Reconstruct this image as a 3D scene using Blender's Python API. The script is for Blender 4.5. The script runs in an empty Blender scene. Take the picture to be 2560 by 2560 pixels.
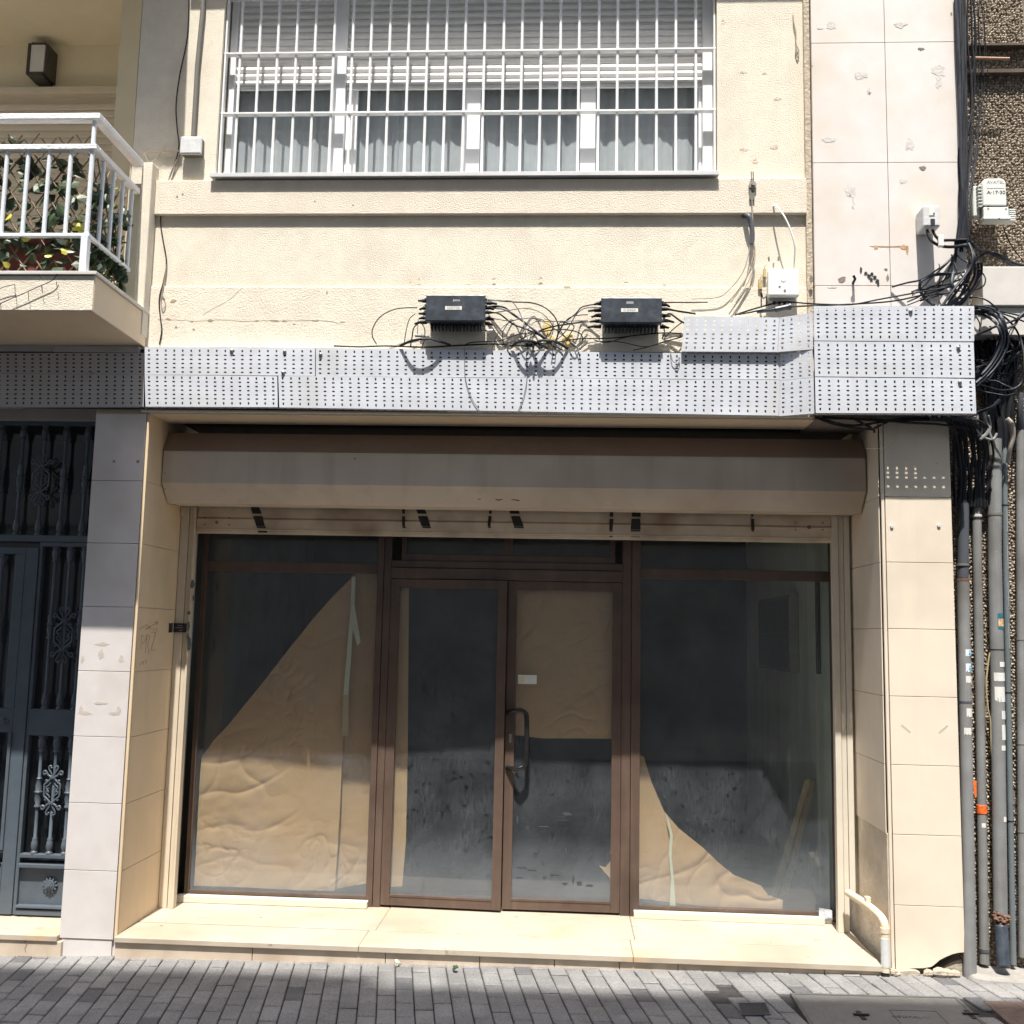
import bpy, math, random
from mathutils import Vector, Matrix, noise
random.seed(11)
sc = bpy.context.scene
COL = sc.collection
# ------------------------------------------------------------------ camera (solved from the 0.4 m stone courses)
F, YAW, PIT, ROLL = 1.00040, .0559, .1190, .0208
CAM = Vector((.1878, -6.3058, 2.0496))
_cy, _sy, _cp, _sp, _cr, _sr = math.cos(YAW), math.sin(YAW), math.cos(PIT), math.sin(PIT), math.cos(ROLL), math.sin(ROLL)
FW = Vector((-_sy*_cp, _cy*_cp, _sp)); RT0 = Vector((_cy, _sy, 0)); UP0 = RT0.cross(FW)
RT = _cr*RT0 + _sr*UP0; UP = -_sr*RT0 + _cr*UP0
def ray(c, x, y):
    X = c[0]+x/c[2]; Y = c[1]+y/c[2]
    return FW + RT*((X/2560-.5)/F) - UP*((Y/2560-.5)/F)
def at(c, x, y, Y):
    "point of the plane y=Y seen at a survey pixel"
    d = ray(c, x, y); t = (Y-CAM.y)/d.y
    return CAM + d*t
def atx(c, x, y, X):
    d = ray(c, x, y); return CAM + d*((X-CAM.x)/d.x)
def atz(c, x, y, Z):
    d = ray(c, x, y); return CAM + d*((Z-CAM.z)/d.z)
D = (0, 0, 1932/2560)
c1 = (0, 0, 2.1467); c2 = (500, 0, 2.415); c3 = (1200, 0, 2.415); c4 = (1800, 0, 2.542); cB = (900, 680, 2.3); cT = (1660, 700, 2.1467)
cL3 = (0, 820, 2.1467); cp = (2360, 1200, 3.22); cq = (2360, 1800, 2.972); cL = (0, 980, 2.683); cLB = (0, 1600, 2.0125)
SL = (400, 1200, 1.61); SR = (1200, 1200, 1.61); cRB = (2060, 1700, 2.246); cb = (0, 260, 3.22); cg = (0, 1780, 3.1155)
cR = (2300, 440, 4.83); cR2 = (2300, 800, 4.83); c8 = (1880, 440, 5.365); cX = (1000, 720, 6.44); c6 = (0, 2250, 1.486); c7 = (1260, 2250, 1.486)
cP = (2160, 1000, 2.76)
def gz(x): return .075+.0155*(x+2.5)

# ------------------------------------------------------------------ object helpers
def tag(o, label=None, cat=None, group=None, kind=None):
    if label: o['label'] = label
    if cat: o['category'] = cat
    if group: o['group'] = group
    if kind: o['kind'] = kind
    return o
def thing(name, label, cat, loc=(0, 0, 0), group=None):
    o = bpy.data.objects.new(name, None); COL.objects.link(o)
    o.location = loc; o.empty_display_size = .1
    return tag(o, label, cat, group)
def origin(o):
    v = Vector((0, 0, 0))
    while o is not None:
        v += o.location; o = o.parent
    return v
class MB:
    def __init__(s): s.v = []; s.f = []
    def add(s, vs, fs):
        o = len(s.v); s.v += [Vector(v) for v in vs]; s.f += [tuple(i+o for i in f) for f in fs]; return s
    def hexa(s, p):
        return s.add(p, [(0, 3, 2, 1), (4, 5, 6, 7), (0, 1, 5, 4), (1, 2, 6, 5), (2, 3, 7, 6), (3, 0, 4, 7)])
    def box(s, x0, x1, y0, y1, z0, z1):
        return s.hexa([(x0, y0, z0), (x1, y0, z0), (x1, y1, z0), (x0, y1, z0), (x0, y0, z1), (x1, y0, z1), (x1, y1, z1), (x0, y1, z1)])
    def prism(s, poly, axis, a0, a1):
        def mk(p, a):
            return (a, p[0], p[1]) if axis == 'x' else (p[0], a, p[1]) if axis == 'y' else (p[0], p[1], a)
        n = len(poly); vs = [mk(p, a0) for p in poly]+[mk(p, a1) for p in poly]
        fs = [tuple(range(n))[::-1], tuple(range(n, 2*n))]+[(i, (i+1) % n, (i+1) % n+n, i+n) for i in range(n)]
        return s.add(vs, fs)
    def tube(s, pts, r, n=8, sub=0, cap=True):
        pts = [Vector(p) for p in pts]
        if sub: pts = spline(pts, sub)
        k = len(pts); vs = []; ref = Vector((.31, .77, .55))
        for i, p in enumerate(pts):
            t = (pts[min(i+1, k-1)]-pts[max(i-1, 0)])
            if t.length < 1e-9: t = Vector((0, 0, 1))
            t.normalize()
            a = ref-t*ref.dot(t)
            if a.length < 1e-4: a = t.orthogonal()
            a.normalize(); ref = a; b = t.cross(a)
            rr = r[i] if isinstance(r, (list, tuple)) else r
            for j in range(n):
                an = 2*math.pi*j/n; vs.append(p+a*(rr*math.cos(an))+b*(rr*math.sin(an)))
        fs = [(i*n+j, i*n+(j+1) % n, (i+1)*n+(j+1) % n, (i+1)*n+j) for i in range(k-1) for j in range(n)]
        if cap: fs += [tuple(range(n))[::-1], tuple(range((k-1)*n, k*n))]
        return s.add(vs, fs)
    def lathe(s, base, prof, n=14):
        b = Vector(base); k = len(prof)
        vs = [b+Vector((r*math.cos(2*math.pi*j/n), r*math.sin(2*math.pi*j/n), z)) for r, z in prof for j in range(n)]
        fs = [(i*n+j, i*n+(j+1) % n, (i+1)*n+(j+1) % n, (i+1)*n+j) for i in range(k-1) for j in range(n)]
        fs += [tuple(range(n))[::-1], tuple(range((k-1)*n, k*n))]
        return s.add(vs, fs)
    def disc(s, c, r, y, n=16, t=.004):
        return s.prism([(c[0]+r*math.cos(2*math.pi*j/n), c[1]+r*math.sin(2*math.pi*j/n)) for j in range(n)], 'y', y-t, y)
    def islands(s):
        par = list(range(len(s.v)))
        def find(i):
            while par[i] != i: par[i] = par[par[i]]; i = par[i]
            return i
        for f in s.f:
            a = find(f[0])
            for i in f[1:]: par[find(i)] = a
        out = {}
        for f in s.f: out.setdefault(find(f[0]), []).append(f)
        for fs in out.values():
            m = MB(); ids = sorted({i for f in fs for i in f}); mp = {i: k for k, i in enumerate(ids)}
            m.v = [s.v[i] for i in ids]; m.f = [tuple(mp[i] for i in f) for f in fs]; yield m
    def each(s, name, mat, parent, **k):
        for m in s.islands(): m.build(name, mat, parent, **k)
    def build(s, name, mat, parent=None, bevel=0, smooth=False, seg=2, angle=35):
        me = bpy.data.meshes.new(name); off = origin(parent) if parent else Vector((0, 0, 0))
        if parent is None and s.v:
            off = Vector((sum(v.x for v in s.v)/len(s.v), sum(v.y for v in s.v)/len(s.v), min(v.z for v in s.v)))
        me.from_pydata([tuple(v-off) for v in s.v], [], s.f); me.update()
        import bmesh
        bm = bmesh.new(); bm.from_mesh(me); bmesh.ops.recalc_face_normals(bm, faces=bm.faces); bm.to_mesh(me); bm.free()
        o = bpy.data.objects.new(name, me); COL.objects.link(o)
        for m in (mat if isinstance(mat, list) else [mat]): me.materials.append(m)
        if parent: o.parent = parent
        else: o.location = off
        if smooth:
            me.shade_smooth(); me.set_sharp_from_angle(angle=math.radians(angle))
        if bevel:
            b = o.modifiers.new('bevel', 'BEVEL'); b.width = bevel; b.segments = seg; b.limit_method = 'ANGLE'; b.angle_limit = math.radians(40)
        return o
def spline(p, k):
    q = [p[0]]+list(p)+[p[-1]]; out = []
    for i in range(1, len(q)-2):
        a, b, c, d = q[i-1], q[i], q[i+1], q[i+2]
        for j in range(k):
            t = j/k; out.append(.5*((2*b)+(c-a)*t+(2*a-5*b+4*c-d)*t*t+(3*b-a-3*c+d)*t**3))
    out.append(p[-1]); return out
def copy_tree(o, parent=None):
    c = o.copy(); COL.objects.link(c)
    if parent: c.parent = parent
    for ch in list(o.children): copy_tree(ch, c)
    return c
def text(name, body, size, loc, mat, parent, rot=(math.pi/2, 0, 0), wide=1, depth=.0004, align='CENTER'):
    cu = bpy.data.curves.new(name, 'FONT'); cu.body = body; cu.size = size; cu.align_x = align; cu.align_y = 'CENTER'; cu.extrude = depth
    t = bpy.data.objects.new(name+'_tmp', cu); COL.objects.link(t)
    bpy.context.view_layer.update()
    me = bpy.data.meshes.new_from_object(t.evaluated_get(bpy.context.evaluated_depsgraph_get()))
    bpy.data.objects.remove(t)
    me.transform(Matrix.Translation(Vector(loc)-origin(parent)) @ Matrix.Rotation(rot[2], 4, 'Z') @ Matrix.Rotation(rot[0], 4, 'X') @ Matrix.Rotation(rot[1], 4, 'Y') @ Matrix.Diagonal((wide, 1, 1, 1)))
    me.materials.clear(); me.materials.append(mat)
    o = bpy.data.objects.new(name, me); COL.objects.link(o); o.parent = parent
    return o

# ------------------------------------------------------------------ materials
def mat(name, col, rough=.6, var=.10, scale=9, bump=0, bscale=60, metal=0, spots=None, stain=.0, stretch=(1, 1, 1), bdist=.01, spec=.5, tint=None, streak=None, vor=False, detail=5):
    m = bpy.data.materials.new(name); m.use_nodes = True; nt = m.node_tree; N = nt.nodes; L = nt.links
    bs = N['Principled BSDF']; bs.inputs['Roughness'].default_value = rough; bs.inputs['Metallic'].default_value = metal
    bs.inputs['Specular IOR Level'].default_value = spec
    tc = N.new('ShaderNodeTexCoord'); mp = N.new('ShaderNodeMapping'); mp.inputs['Scale'].default_value = stretch
    L.new(tc.outputs['Object'], mp.inputs[0]); vec = mp.outputs[0]
    def noi(sc_, det=detail, rg=.6, v=None):
        n = N.new('ShaderNodeTexNoise'); n.inputs['Scale'].default_value = sc_; n.inputs['Detail'].default_value = det; n.inputs['Roughness'].default_value = rg
        L.new(v or vec, n.inputs['Vector']); return n
    def ramp(src, a, b):
        r = N.new('ShaderNodeMapRange'); r.inputs[1].default_value = a; r.inputs[2].default_value = b; L.new(src, r.inputs[0]); return r.outputs[0]
    def mix(f, a, b):
        x = N.new('ShaderNodeMix'); x.data_type = 'RGBA'
        if isinstance(f, float): x.inputs['Factor'].default_value = f
        else: L.new(f, x.inputs['Factor'])
        for v, k in ((a, 'A'), (b, 'B')):
            i = [s for s in x.inputs if s.name == k and s.type == 'RGBA'][0]
            if hasattr(v, 'is_output') or hasattr(v, 'links'): L.new(v, i)
            else: i.default_value = (*v, 1)
        return [s for s in x.outputs if s.type == 'RGBA'][0]
    lo = tuple(c*(1-var) for c in col); hi = tuple(min(1, c*(1+var)) for c in col)
    c = mix(ramp(noi(scale).outputs[0], .32, .68), lo, hi)
    if stain:
        c = mix(ramp(noi(scale*.22, 3).outputs[0], .48, .75), c, tuple(a*(1-stain) for a in (tint or col)))
    if streak:   # (colour, scale, amount) vertical run marks
        mp2 = N.new('ShaderNodeMapping'); mp2.inputs['Scale'].default_value = (1, 1, .07); L.new(tc.outputs['Object'], mp2.inputs[0])
        f = ramp(noi(streak[1], 4, .6, mp2.outputs[0]).outputs[0], .52, .8); mu = N.new('ShaderNodeMath'); mu.operation = 'MULTIPLY'; mu.inputs[1].default_value = streak[2]
        L.new(f, mu.inputs[0]); c = mix(mu.outputs[0], c, streak[0])
    for sp in (spots or []):   # (colour, threshold, scale[, softness])
        c = mix(ramp(noi(sp[2], 6, .65).outputs[0], sp[1], sp[1]+(sp[3] if len(sp) > 3 else .02)), c, sp[0])
    L.new(c, bs.inputs['Base Color'])
    rr = ramp(noi(scale*2.3).outputs[0], .2, .8); r2 = N.new('ShaderNodeMapRange'); r2.inputs[3].default_value = max(.03, rough-.1); r2.inputs[4].default_value = min(1, rough+.1)
    L.new(rr, r2.inputs[0]); L.new(r2.outputs[0], bs.inputs['Roughness'])
    if bump:
        b = N.new('ShaderNodeBump'); b.inputs['Strength'].default_value = bump; b.inputs['Distance'].default_value = bdist
        if vor:
            v = N.new('ShaderNodeTexVoronoi'); v.inputs['Scale'].default_value = bscale; L.new(vec, v.inputs['Vector'])
            inv = N.new('ShaderNodeMath'); inv.operation = 'SUBTRACT'; inv.inputs[0].default_value = 1; L.new(v.outputs['Distance'], inv.inputs[1]); L.new(inv.outputs[0], b.inputs['Height'])
        else: L.new(noi(bscale, 3).outputs[0], b.inputs['Height'])
        L.new(b.outputs[0], bs.inputs['Normal'])
    return m
CREAM = (.755, .69, .56)
m_stucco = mat('cream_stucco', CREAM, .9, .05, 14, .55, 120, streak=((.60, .52, .41), 5, .30), spots=[((.36, .30, .23), .735, 26)], stain=.07, tint=(.72, .64, .52), bdist=.010, spec=.15)
m_band = mat('cream_stucco_band', (.75, .665, .54), .9, .05, 14, .55, 120, streak=((.60, .52, .41), 6, .35), spots=[((.36, .30, .23), .74, 22)], stain=.06, bdist=.012, spec=.15)
m_creampaint = mat('cream_paint', (.70, .575, .41), .75, .04, 6, .12, 120, stain=.06, spec=.25)
m_tilecream = mat('cream_painted_tile', (.74, .64, .50), .6, .03, 5, .06, 150, spots=[((.42, .36, .28), .755, 18)], stain=.08, tint=(.66, .56, .44), spec=.3, streak=((.55, .47, .37), 9, .3))
m_tilewarm = mat('warm_reveal_tile', (.72, .56, .36), .6, .04, 5, .06, 150, spots=[((.25, .2, .13), .75, 17)], stain=.08, spec=.3, streak=((.5, .38, .24), 9, .3))
m_stone = mat('pale_stone_cladding', (.68, .635, .59), .6, .035, 7, .05, 90, spots=[((.56, .53, .49), .70, 5.2, .06), ((.40, .35, .3), .745, 21)], stain=.07, tint=(.66, .58, .48), spec=.3)
m_stoneL = mat('grey_white_stone', (.62, .575, .54), .6, .035, 7, .05, 90, spots=[((.45, .41, .37), .72, 6, .06), ((.3, .26, .22), .765, 22)], stain=.10, tint=(.56, .5, .45), spec=.3)
m_mortar = mat('rough_mortar', (.50, .43, .33), .95, .2, 40, .9, 60, spec=.1)
m_grout = mat('dark_grout', (.22, .18, .14), .95, .15, 20)
m_step = mat('cream_marble', (.475, .405, .315), .45, .07, 5, .03, 60, spots=[((.30, .24, .18), .66, 11, .03), ((.50, .34, .20), .56, 2.6, .2), ((.38, .31, .23), .60, 6, .10)], stain=.25, tint=(.46, .37, .27), spec=.4)
m_riser = mat('riser_stone', (.56, .46, .35), .6, .08, 7, .06, 70, spots=[((.36, .28, .2), .70, 13, .04)], stain=.2, tint=(.5, .38, .27), streak=((.4, .31, .22), 8, .4))
m_sillm = mat('ivory_marble_sill', (.64, .585, .47), .4, .03, 5)
m_white = mat('white_paint', (.78, .78, .76), .45, .03, 10, .04, 60, spots=[((.45, .3, .17), .76, 16)])
m_whiteR = mat('rough_white_paint', (.78, .78, .77), .8, .05, 14, .9, 70, bdist=.008)
m_railw = mat('blue_white_paint', (.70, .73, .75), .5, .04, 20, .15, 90, spots=[((.34, .22, .12), .75, 18)])
m_alu = mat('white_aluminium', (.80, .80, .80), .35, .02, 5)
m_blind = mat('white_blind_slats', (.70, .69, .66), .55, .04, 9)
m_blindL = mat('beige_blind_slats', (.62, .55, .43), .6, .03, 8)
m_loggia = mat('loggia_paint', (.74, .66, .47), .85, .03, 4, .06, 150)
m_curtain = mat('pale_curtain', (.43, .435, .45), .95, .06, 12)
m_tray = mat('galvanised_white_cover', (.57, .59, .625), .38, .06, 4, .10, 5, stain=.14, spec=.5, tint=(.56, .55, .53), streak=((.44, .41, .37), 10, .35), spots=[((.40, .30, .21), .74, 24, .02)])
m_trayL = mat('grey_cover', (.42, .41, .40), .5, .07, 6, .03, 30, stain=.12)  # darker and greyer than the other cover metal
m_trayin = mat('shade_residue_black', (.02, .02, .022), .8, .2)  # near-black for painted shade behind covers and shutter box, also residue and a slot
m_black = mat('black_cable', (.014, .015, .018), .55, .25, 12, spec=.3)
m_blackb = mat('blue_black_cable', (.016, .02, .029), .52, .25, 12, spec=.35)
m_greyc = mat('grey_cable', (.16, .165, .17), .5, .2, 12)
m_bone = mat('bone_cable', (.68, .60, .46), .55, .1, 12)
m_rope = mat('faded_rope', (.36, .31, .25), .9, .2, 30)
m_splice = mat('black_splice_plastic', (.034, .043, .054), .42, .4, 14, .08, 40, spots=[((.09, .10, .11), .56, 9, .2)])
m_label = mat('white_label', (.72, .70, .64), .5, .04, 30)
m_ink = mat('dark_ink', (.05, .05, .055), .6, .05)
m_inkg = mat('grey_ink', (.3, .3, .29), .6, .05)
m_plast = mat('pale_grey_plastic', (.70, .72, .67), .45, .03, 8, spots=[((.5, .5, .46), .72, 14, .06)])
m_plastw = mat('ivory_plastic', (.80, .79, .72), .45, .02, 8)
m_plastd = mat('weathered_plastic', (.60, .60, .58), .6, .08, 18, .2, 50)
m_conduit = mat('grey_conduit', (.15, .142, .118), .7, .06, 10)
m_pipe = mat('grey_pvc', (.225, .225, .215), .6, .10, 7, .05, 30, stain=.3, tint=(.15, .135, .115), streak=((.09, .082, .07), 16, .6), spots=[((.29, .28, .26), .66, 11, .06), ((.10, .085, .07), .70, 15, .05)])
m_piped = mat('dark_pvc', (.075, .08, .092), .5, .08, 7, stain=.2, streak=((.2, .2, .2), 14, .4))
m_pipeb = mat('blue_grey_pvc', (.14, .165, .172), .5, .06, 9, stain=.15, streak=((.15, .15, .14), 16, .4))
m_rust = mat('rust', (.15, .075, .045), .9, .4, 30, .6, 60)
m_orange = mat('orange_plastic', (.85, .16, .03), .5, .15, 30, .4, 60)
m_box = mat('taupe_shutter_box', (.62, .535, .435), .5, .06, 3, .05, 14, stain=.14, tint=(.38, .30, .22), streak=((.32, .25, .18), 7, .35), spec=.4, spots=[((.2, .15, .11), .76, 20)])
m_boxtop = mat('brown_box_top', (.24, .17, .125), .6, .1, 4, stain=.15)
m_guide = mat('beige_guide', (.62, .53, .40), .5, .05, 8, .05, 40, stain=.1, spots=[((.20, .19, .18), .70, 9, .02), ((.3, .2, .12), .75, 25)], streak=((.4, .32, .23), 18, .3))
m_guider = mat('ivory_guide', (.66, .60, .49), .5, .05, 8, .05, 40, stain=.1, spots=[((.28, .25, .22), .735, 12, .02)], streak=((.4, .34, .26), 18, .3))
m_slat = mat('beige_slat', (.70, .59, .44), .5, .06, 9, .04, 40, stain=.2, tint=(.4, .28, .17), spots=[((.12, .08, .05), .74, 22)])
m_spray = mat('black_spray', (.02, .02, .022), .7, .1)
m_alub = mat('brown_aluminium', (.10, .066, .049), .42, .12, 8, .04, 50, stain=.25, tint=(.075, .05, .038), spots=[((.34, .27, .22), .74, 28)], streak=((.22, .16, .12), 14, .3))
m_iron = mat('grey_blue_iron', (.085, .105, .125), .45, .10, 8, .05, 60, stain=.2)
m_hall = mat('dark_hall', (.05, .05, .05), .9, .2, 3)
m_room = mat('room_plaster', (.76, .78, .72), .9, .08, 3, .1, 60, stain=.3, streak=((.22, .22, .2), 4, .5))
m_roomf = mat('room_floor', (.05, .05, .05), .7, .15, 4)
m_wood = mat('raw_plank', (.52, .38, .22), .7, .2, 12, stretch=(6, 6, 1))
m_tape = mat('masking_tape', (.62, .58, .45), .7, .04, 20)
m_news = mat('crumpled_print', (.5, .52, .55), .8, .3, 40, .6, 25)
m_leafd = mat('dark_leaf', (.045, .075, .03), .5, .4, 14)
m_leafy = mat('yellow_leaf', (.45, .42, .05), .5, .3, 14)
m_leafp = mat('pale_leaf', (.42, .46, .36), .5, .25, 14)
m_willow = mat('willow_stick', (.20, .145, .09), .8, .3, 20)
m_red = mat('red_planter', (.17, .045, .035), .6, .15, 8)
m_lampb = mat('dark_lamp_metal', (.05, .047, .042), .45, .1)
m_lampw = mat('opal_diffuser', (.62, .62, .60), .4, .03)
m_conc = mat('grey_concrete', (.27, .25, .22), .9, .15, 12, .5, 40, stain=.2, spots=[((.2, .17, .14), .68, 14, .06)])
m_slab = mat('marble_slab', (.60, .57, .52), .6, .06, 8, spots=[((.36, .33, .29), .66, 7, .12)], stain=.15)
m_rubble = mat('broken_mortar', (.40, .34, .26), .95, .2, 30, .8, 50)
m_brick = mat('broken_brick', (.42, .19, .10), .9, .25, 30, .6, 50)
m_foam = mat('yellow_foam', (.66, .50, .20), .8, .15, 25, .6, 50)
m_copper = mat('copper_pipe', (.42, .24, .15), .5, .15, 10)
m_opp = mat('opposite_facade', (.46, .40, .33), .9, .08, 2, stain=.15)
m_oppd = mat('opposite_window_glass', (.06, .07, .08), .2, .1)
m_screw = mat('zinc_screw', (.40, .38, .34), .4, .2, 20, metal=.8)
m_stk_blue = mat('pale_blue_sticker', (.70, .76, .80), .5, .05, 20)
m_stk_cy = mat('blue_print', (.10, .38, .58), .5, .1, 20)
m_teal = mat('teal_sticker', (.02, .14, .17), .5, .2, 30)
m_tan = mat('tan_print', (.62, .40, .22), .6, .5, 40)
m_grime = mat('glue_residue', (.50, .44, .37), .8, .1, 40)
m_scratch = mat('pencil_scribble', (.30, .22, .13), .9, .2, 60)

def paper_mat():
    m = mat('brown_kraft_paper', (.50, .305, .165), .8, .05, 6, .10, 40, stain=.08, bdist=.01)
    return m
m_paper = paper_mat()
m_pebble = mat('pebble_mortar', (.20, .16, .115), .95, .2, 20)
def island_mat(name, stops, rough=.8):
    m = bpy.data.materials.new(name); m.use_nodes = True; nt = m.node_tree; g = nt.nodes.new('ShaderNodeNewGeometry'); cr = nt.nodes.new('ShaderNodeValToRGB'); e = cr.color_ramp.elements
    e[0].position = 0; e[0].color = (*stops[0], 1); e[1].position = 1; e[1].color = (*stops[-1], 1)
    for k, c in enumerate(stops[1:-1]): x = e.new((k+1)/(len(stops)-1)); x.color = (*c, 1)
    nt.links.new(g.outputs['Random Per Island'], cr.inputs[0]); b = nt.nodes['Principled BSDF']; nt.links.new(cr.outputs[0], b.inputs['Base Color']); b.inputs['Roughness'].default_value = rough
    return m
m_stonelet = island_mat('pebbles', [(.17, .135, .10), (.32, .265, .20), (.44, .38, .30), (.38, .315, .24), (.62, .55, .45)])
def paver_mat():
    m = bpy.data.materials.new('grey_pavers'); m.use_nodes = True; nt = m.node_tree; N = nt.nodes; L = nt.links; bs = N['Principled BSDF']
    g = N.new('ShaderNodeNewGeometry'); cr = N.new('ShaderNodeValToRGB'); e = cr.color_ramp.elements
    e[0].position = 0; e[0].color = (.10, .10, .102, 1); e[1].position = 1; e[1].color = (.23, .222, .21, 1)
    x = e.new(.035); x.color = (.125, .122, .12, 1); x = e.new(.06); x.color = (.185, .181, .173, 1); x = e.new(.8); x.color = (.215, .209, .199, 1)
    L.new(g.outputs['Random Per Island'], cr.inputs[0])
    tc = N.new('ShaderNodeTexCoord'); nz = N.new('ShaderNodeTexNoise'); nz.inputs['Scale'].default_value = 90; nz.inputs['Detail'].default_value = 6; L.new(tc.outputs['Object'], nz.inputs['Vector'])
    n2 = N.new('ShaderNodeTexNoise'); n2.inputs['Scale'].default_value = 5; n2.inputs['Detail'].default_value = 4; L.new(tc.outputs['Object'], n2.inputs['Vector'])
    mr = N.new('ShaderNodeMapRange'); mr.inputs[1].default_value = .3; mr.inputs[2].default_value = .7; mr.inputs[3].default_value = .72; mr.inputs[4].default_value = 1.2; L.new(nz.outputs[0], mr.inputs[0])
    m2 = N.new('ShaderNodeMapRange'); m2.inputs[1].default_value = .35; m2.inputs[2].default_value = .65; m2.inputs[3].default_value = .82; m2.inputs[4].default_value = 1.1; L.new(n2.outputs[0], m2.inputs[0])
    mm = N.new('ShaderNodeMath'); mm.operation = 'MULTIPLY'; L.new(mr.outputs[0], mm.inputs[0]); L.new(m2.outputs[0], mm.inputs[1])
    mu = N.new('ShaderNodeMix'); mu.data_type = 'RGBA'; mu.blend_type = 'MULTIPLY'; mu.inputs['Factor'].default_value = 1
    ci = [s for s in mu.inputs if s.type == 'RGBA']; L.new(cr.outputs[0], ci[0]); L.new(mm.outputs[0], ci[1])
    L.new([s for s in mu.outputs if s.type == 'RGBA'][0], bs.inputs['Base Color']); bs.inputs['Roughness'].default_value = .75
    b = N.new('ShaderNodeBump'); b.inputs['Strength'].default_value = .35; b.inputs['Distance'].default_value = .006; L.new(nz.outputs[0], b.inputs['Height']); L.new(b.outputs[0], bs.inputs['Normal'])
    return m
m_paver = paver_mat()
m_joint = mat('paver_joint_sand', (.035, .032, .03), .95, .3, 30)
def glass_mat(name, dust, fog, tintc=(.80, .86, .84)):
    "clear pane with a film of street dust, thicker in runs and along the bottom edge"
    m = bpy.data.materials.new(name); m.use_nodes = True; nt = m.node_tree; N = nt.nodes; L = nt.links
    N.remove(N['Principled BSDF']); out = N['Material Output']
    tr = N.new('ShaderNodeBsdfTransparent'); tr.inputs[0].default_value = (*tintc, 1)
    gl = N.new('ShaderNodeBsdfGlossy'); gl.inputs['Roughness'].default_value = .02
    lw = N.new('ShaderNodeLayerWeight'); lw.inputs[0].default_value = .5
    pw = N.new('ShaderNodeMath'); pw.operation = 'POWER'; pw.inputs[1].default_value = 5; L.new(lw.outputs['Facing'], pw.inputs[0])
    f2 = N.new('ShaderNodeMath'); f2.operation = 'MULTIPLY_ADD'; f2.inputs[1].default_value = .92; f2.inputs[2].default_value = .07; L.new(pw.outputs[0], f2.inputs[0])
    m1 = N.new('ShaderNodeMixShader'); L.new(f2.outputs[0], m1.inputs[0]); L.new(tr.outputs[0], m1.inputs[1]); L.new(gl.outputs[0], m1.inputs[2])
    df = N.new('ShaderNodeBsdfDiffuse'); df.inputs[0].default_value = (.50, .56, .61, 1)
    tc = N.new('ShaderNodeTexCoord'); mp = N.new('ShaderNodeMapping'); mp.inputs['Scale'].default_value = (1, 1, .09); L.new(tc.outputs['Object'], mp.inputs[0])
    n1 = N.new('ShaderNodeTexNoise'); n1.inputs['Scale'].default_value = 150; n1.inputs['Detail'].default_value = 5; L.new(mp.outputs[0], n1.inputs['Vector'])
    n2 = N.new('ShaderNodeTexNoise'); n2.inputs['Scale'].default_value = 3.2; n2.inputs['Detail'].default_value = 5; L.new(tc.outputs['Object'], n2.inputs['Vector'])
    n3 = N.new('ShaderNodeTexNoise'); n3.inputs['Scale'].default_value = 24; n3.inputs['Detail'].default_value = 6; L.new(tc.outputs['Object'], n3.inputs['Vector'])
    r1 = N.new('ShaderNodeMapRange'); r1.inputs[1].default_value = .35; r1.inputs[2].default_value = .78; r1.inputs[3].default_value = .68; r1.inputs[4].default_value = 1.5; L.new(n1.outputs[0], r1.inputs[0])
    r2 = N.new('ShaderNodeMapRange'); r2.inputs[1].default_value = .3; r2.inputs[2].default_value = .7; r2.inputs[3].default_value = .45; r2.inputs[4].default_value = 1.4; L.new(n2.outputs[0], r2.inputs[0])
    r3 = N.new('ShaderNodeMapRange'); r3.inputs[1].default_value = .60; r3.inputs[2].default_value = .68; r3.inputs[3].default_value = 1; r3.inputs[4].default_value = .35; L.new(n3.outputs[0], r3.inputs[0])
    a = N.new('ShaderNodeMath'); a.operation = 'MULTIPLY'; L.new(r1.outputs[0], a.inputs[0]); L.new(r2.outputs[0], a.inputs[1])
    a2 = N.new('ShaderNodeMath'); a2.operation = 'MULTIPLY'; L.new(a.outputs[0], a2.inputs[0]); L.new(r3.outputs[0], a2.inputs[1])
    a3 = N.new('ShaderNodeMath'); a3.operation = 'MULTIPLY'; L.new(a2.outputs[0], a3.inputs[0]); a3.inputs[1].default_value = dust
    sp = N.new('ShaderNodeSeparateXYZ'); L.new(tc.outputs['Object'], sp.inputs[0])
    fg = N.new('ShaderNodeMapRange'); fg.interpolation_type = 'SMOOTHSTEP'; fg.inputs[1].default_value = .6; fg.inputs[2].default_value = .05; fg.inputs[3].default_value = 0; fg.inputs[4].default_value = fog; L.new(sp.outputs[2], fg.inputs[0])
    ad = N.new('ShaderNodeMath'); ad.operation = 'ADD'; ad.use_clamp = True; L.new(a3.outputs[0], ad.inputs[0]); L.new(fg.outputs[0], ad.inputs[1])
    m2 = N.new('ShaderNodeMixShader'); L.new(ad.outputs[0], m2.inputs[0]); L.new(m1.outputs[0], m2.inputs[1]); L.new(df.outputs[0], m2.inputs[2]); L.new(m2.outputs[0], out.inputs[0])
    return m
m_glass = glass_mat('dusty_shop_glass', .072, .17)
m_glassw = glass_mat('window_glass', .03, 0, (.89, .925, .92))

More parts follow.
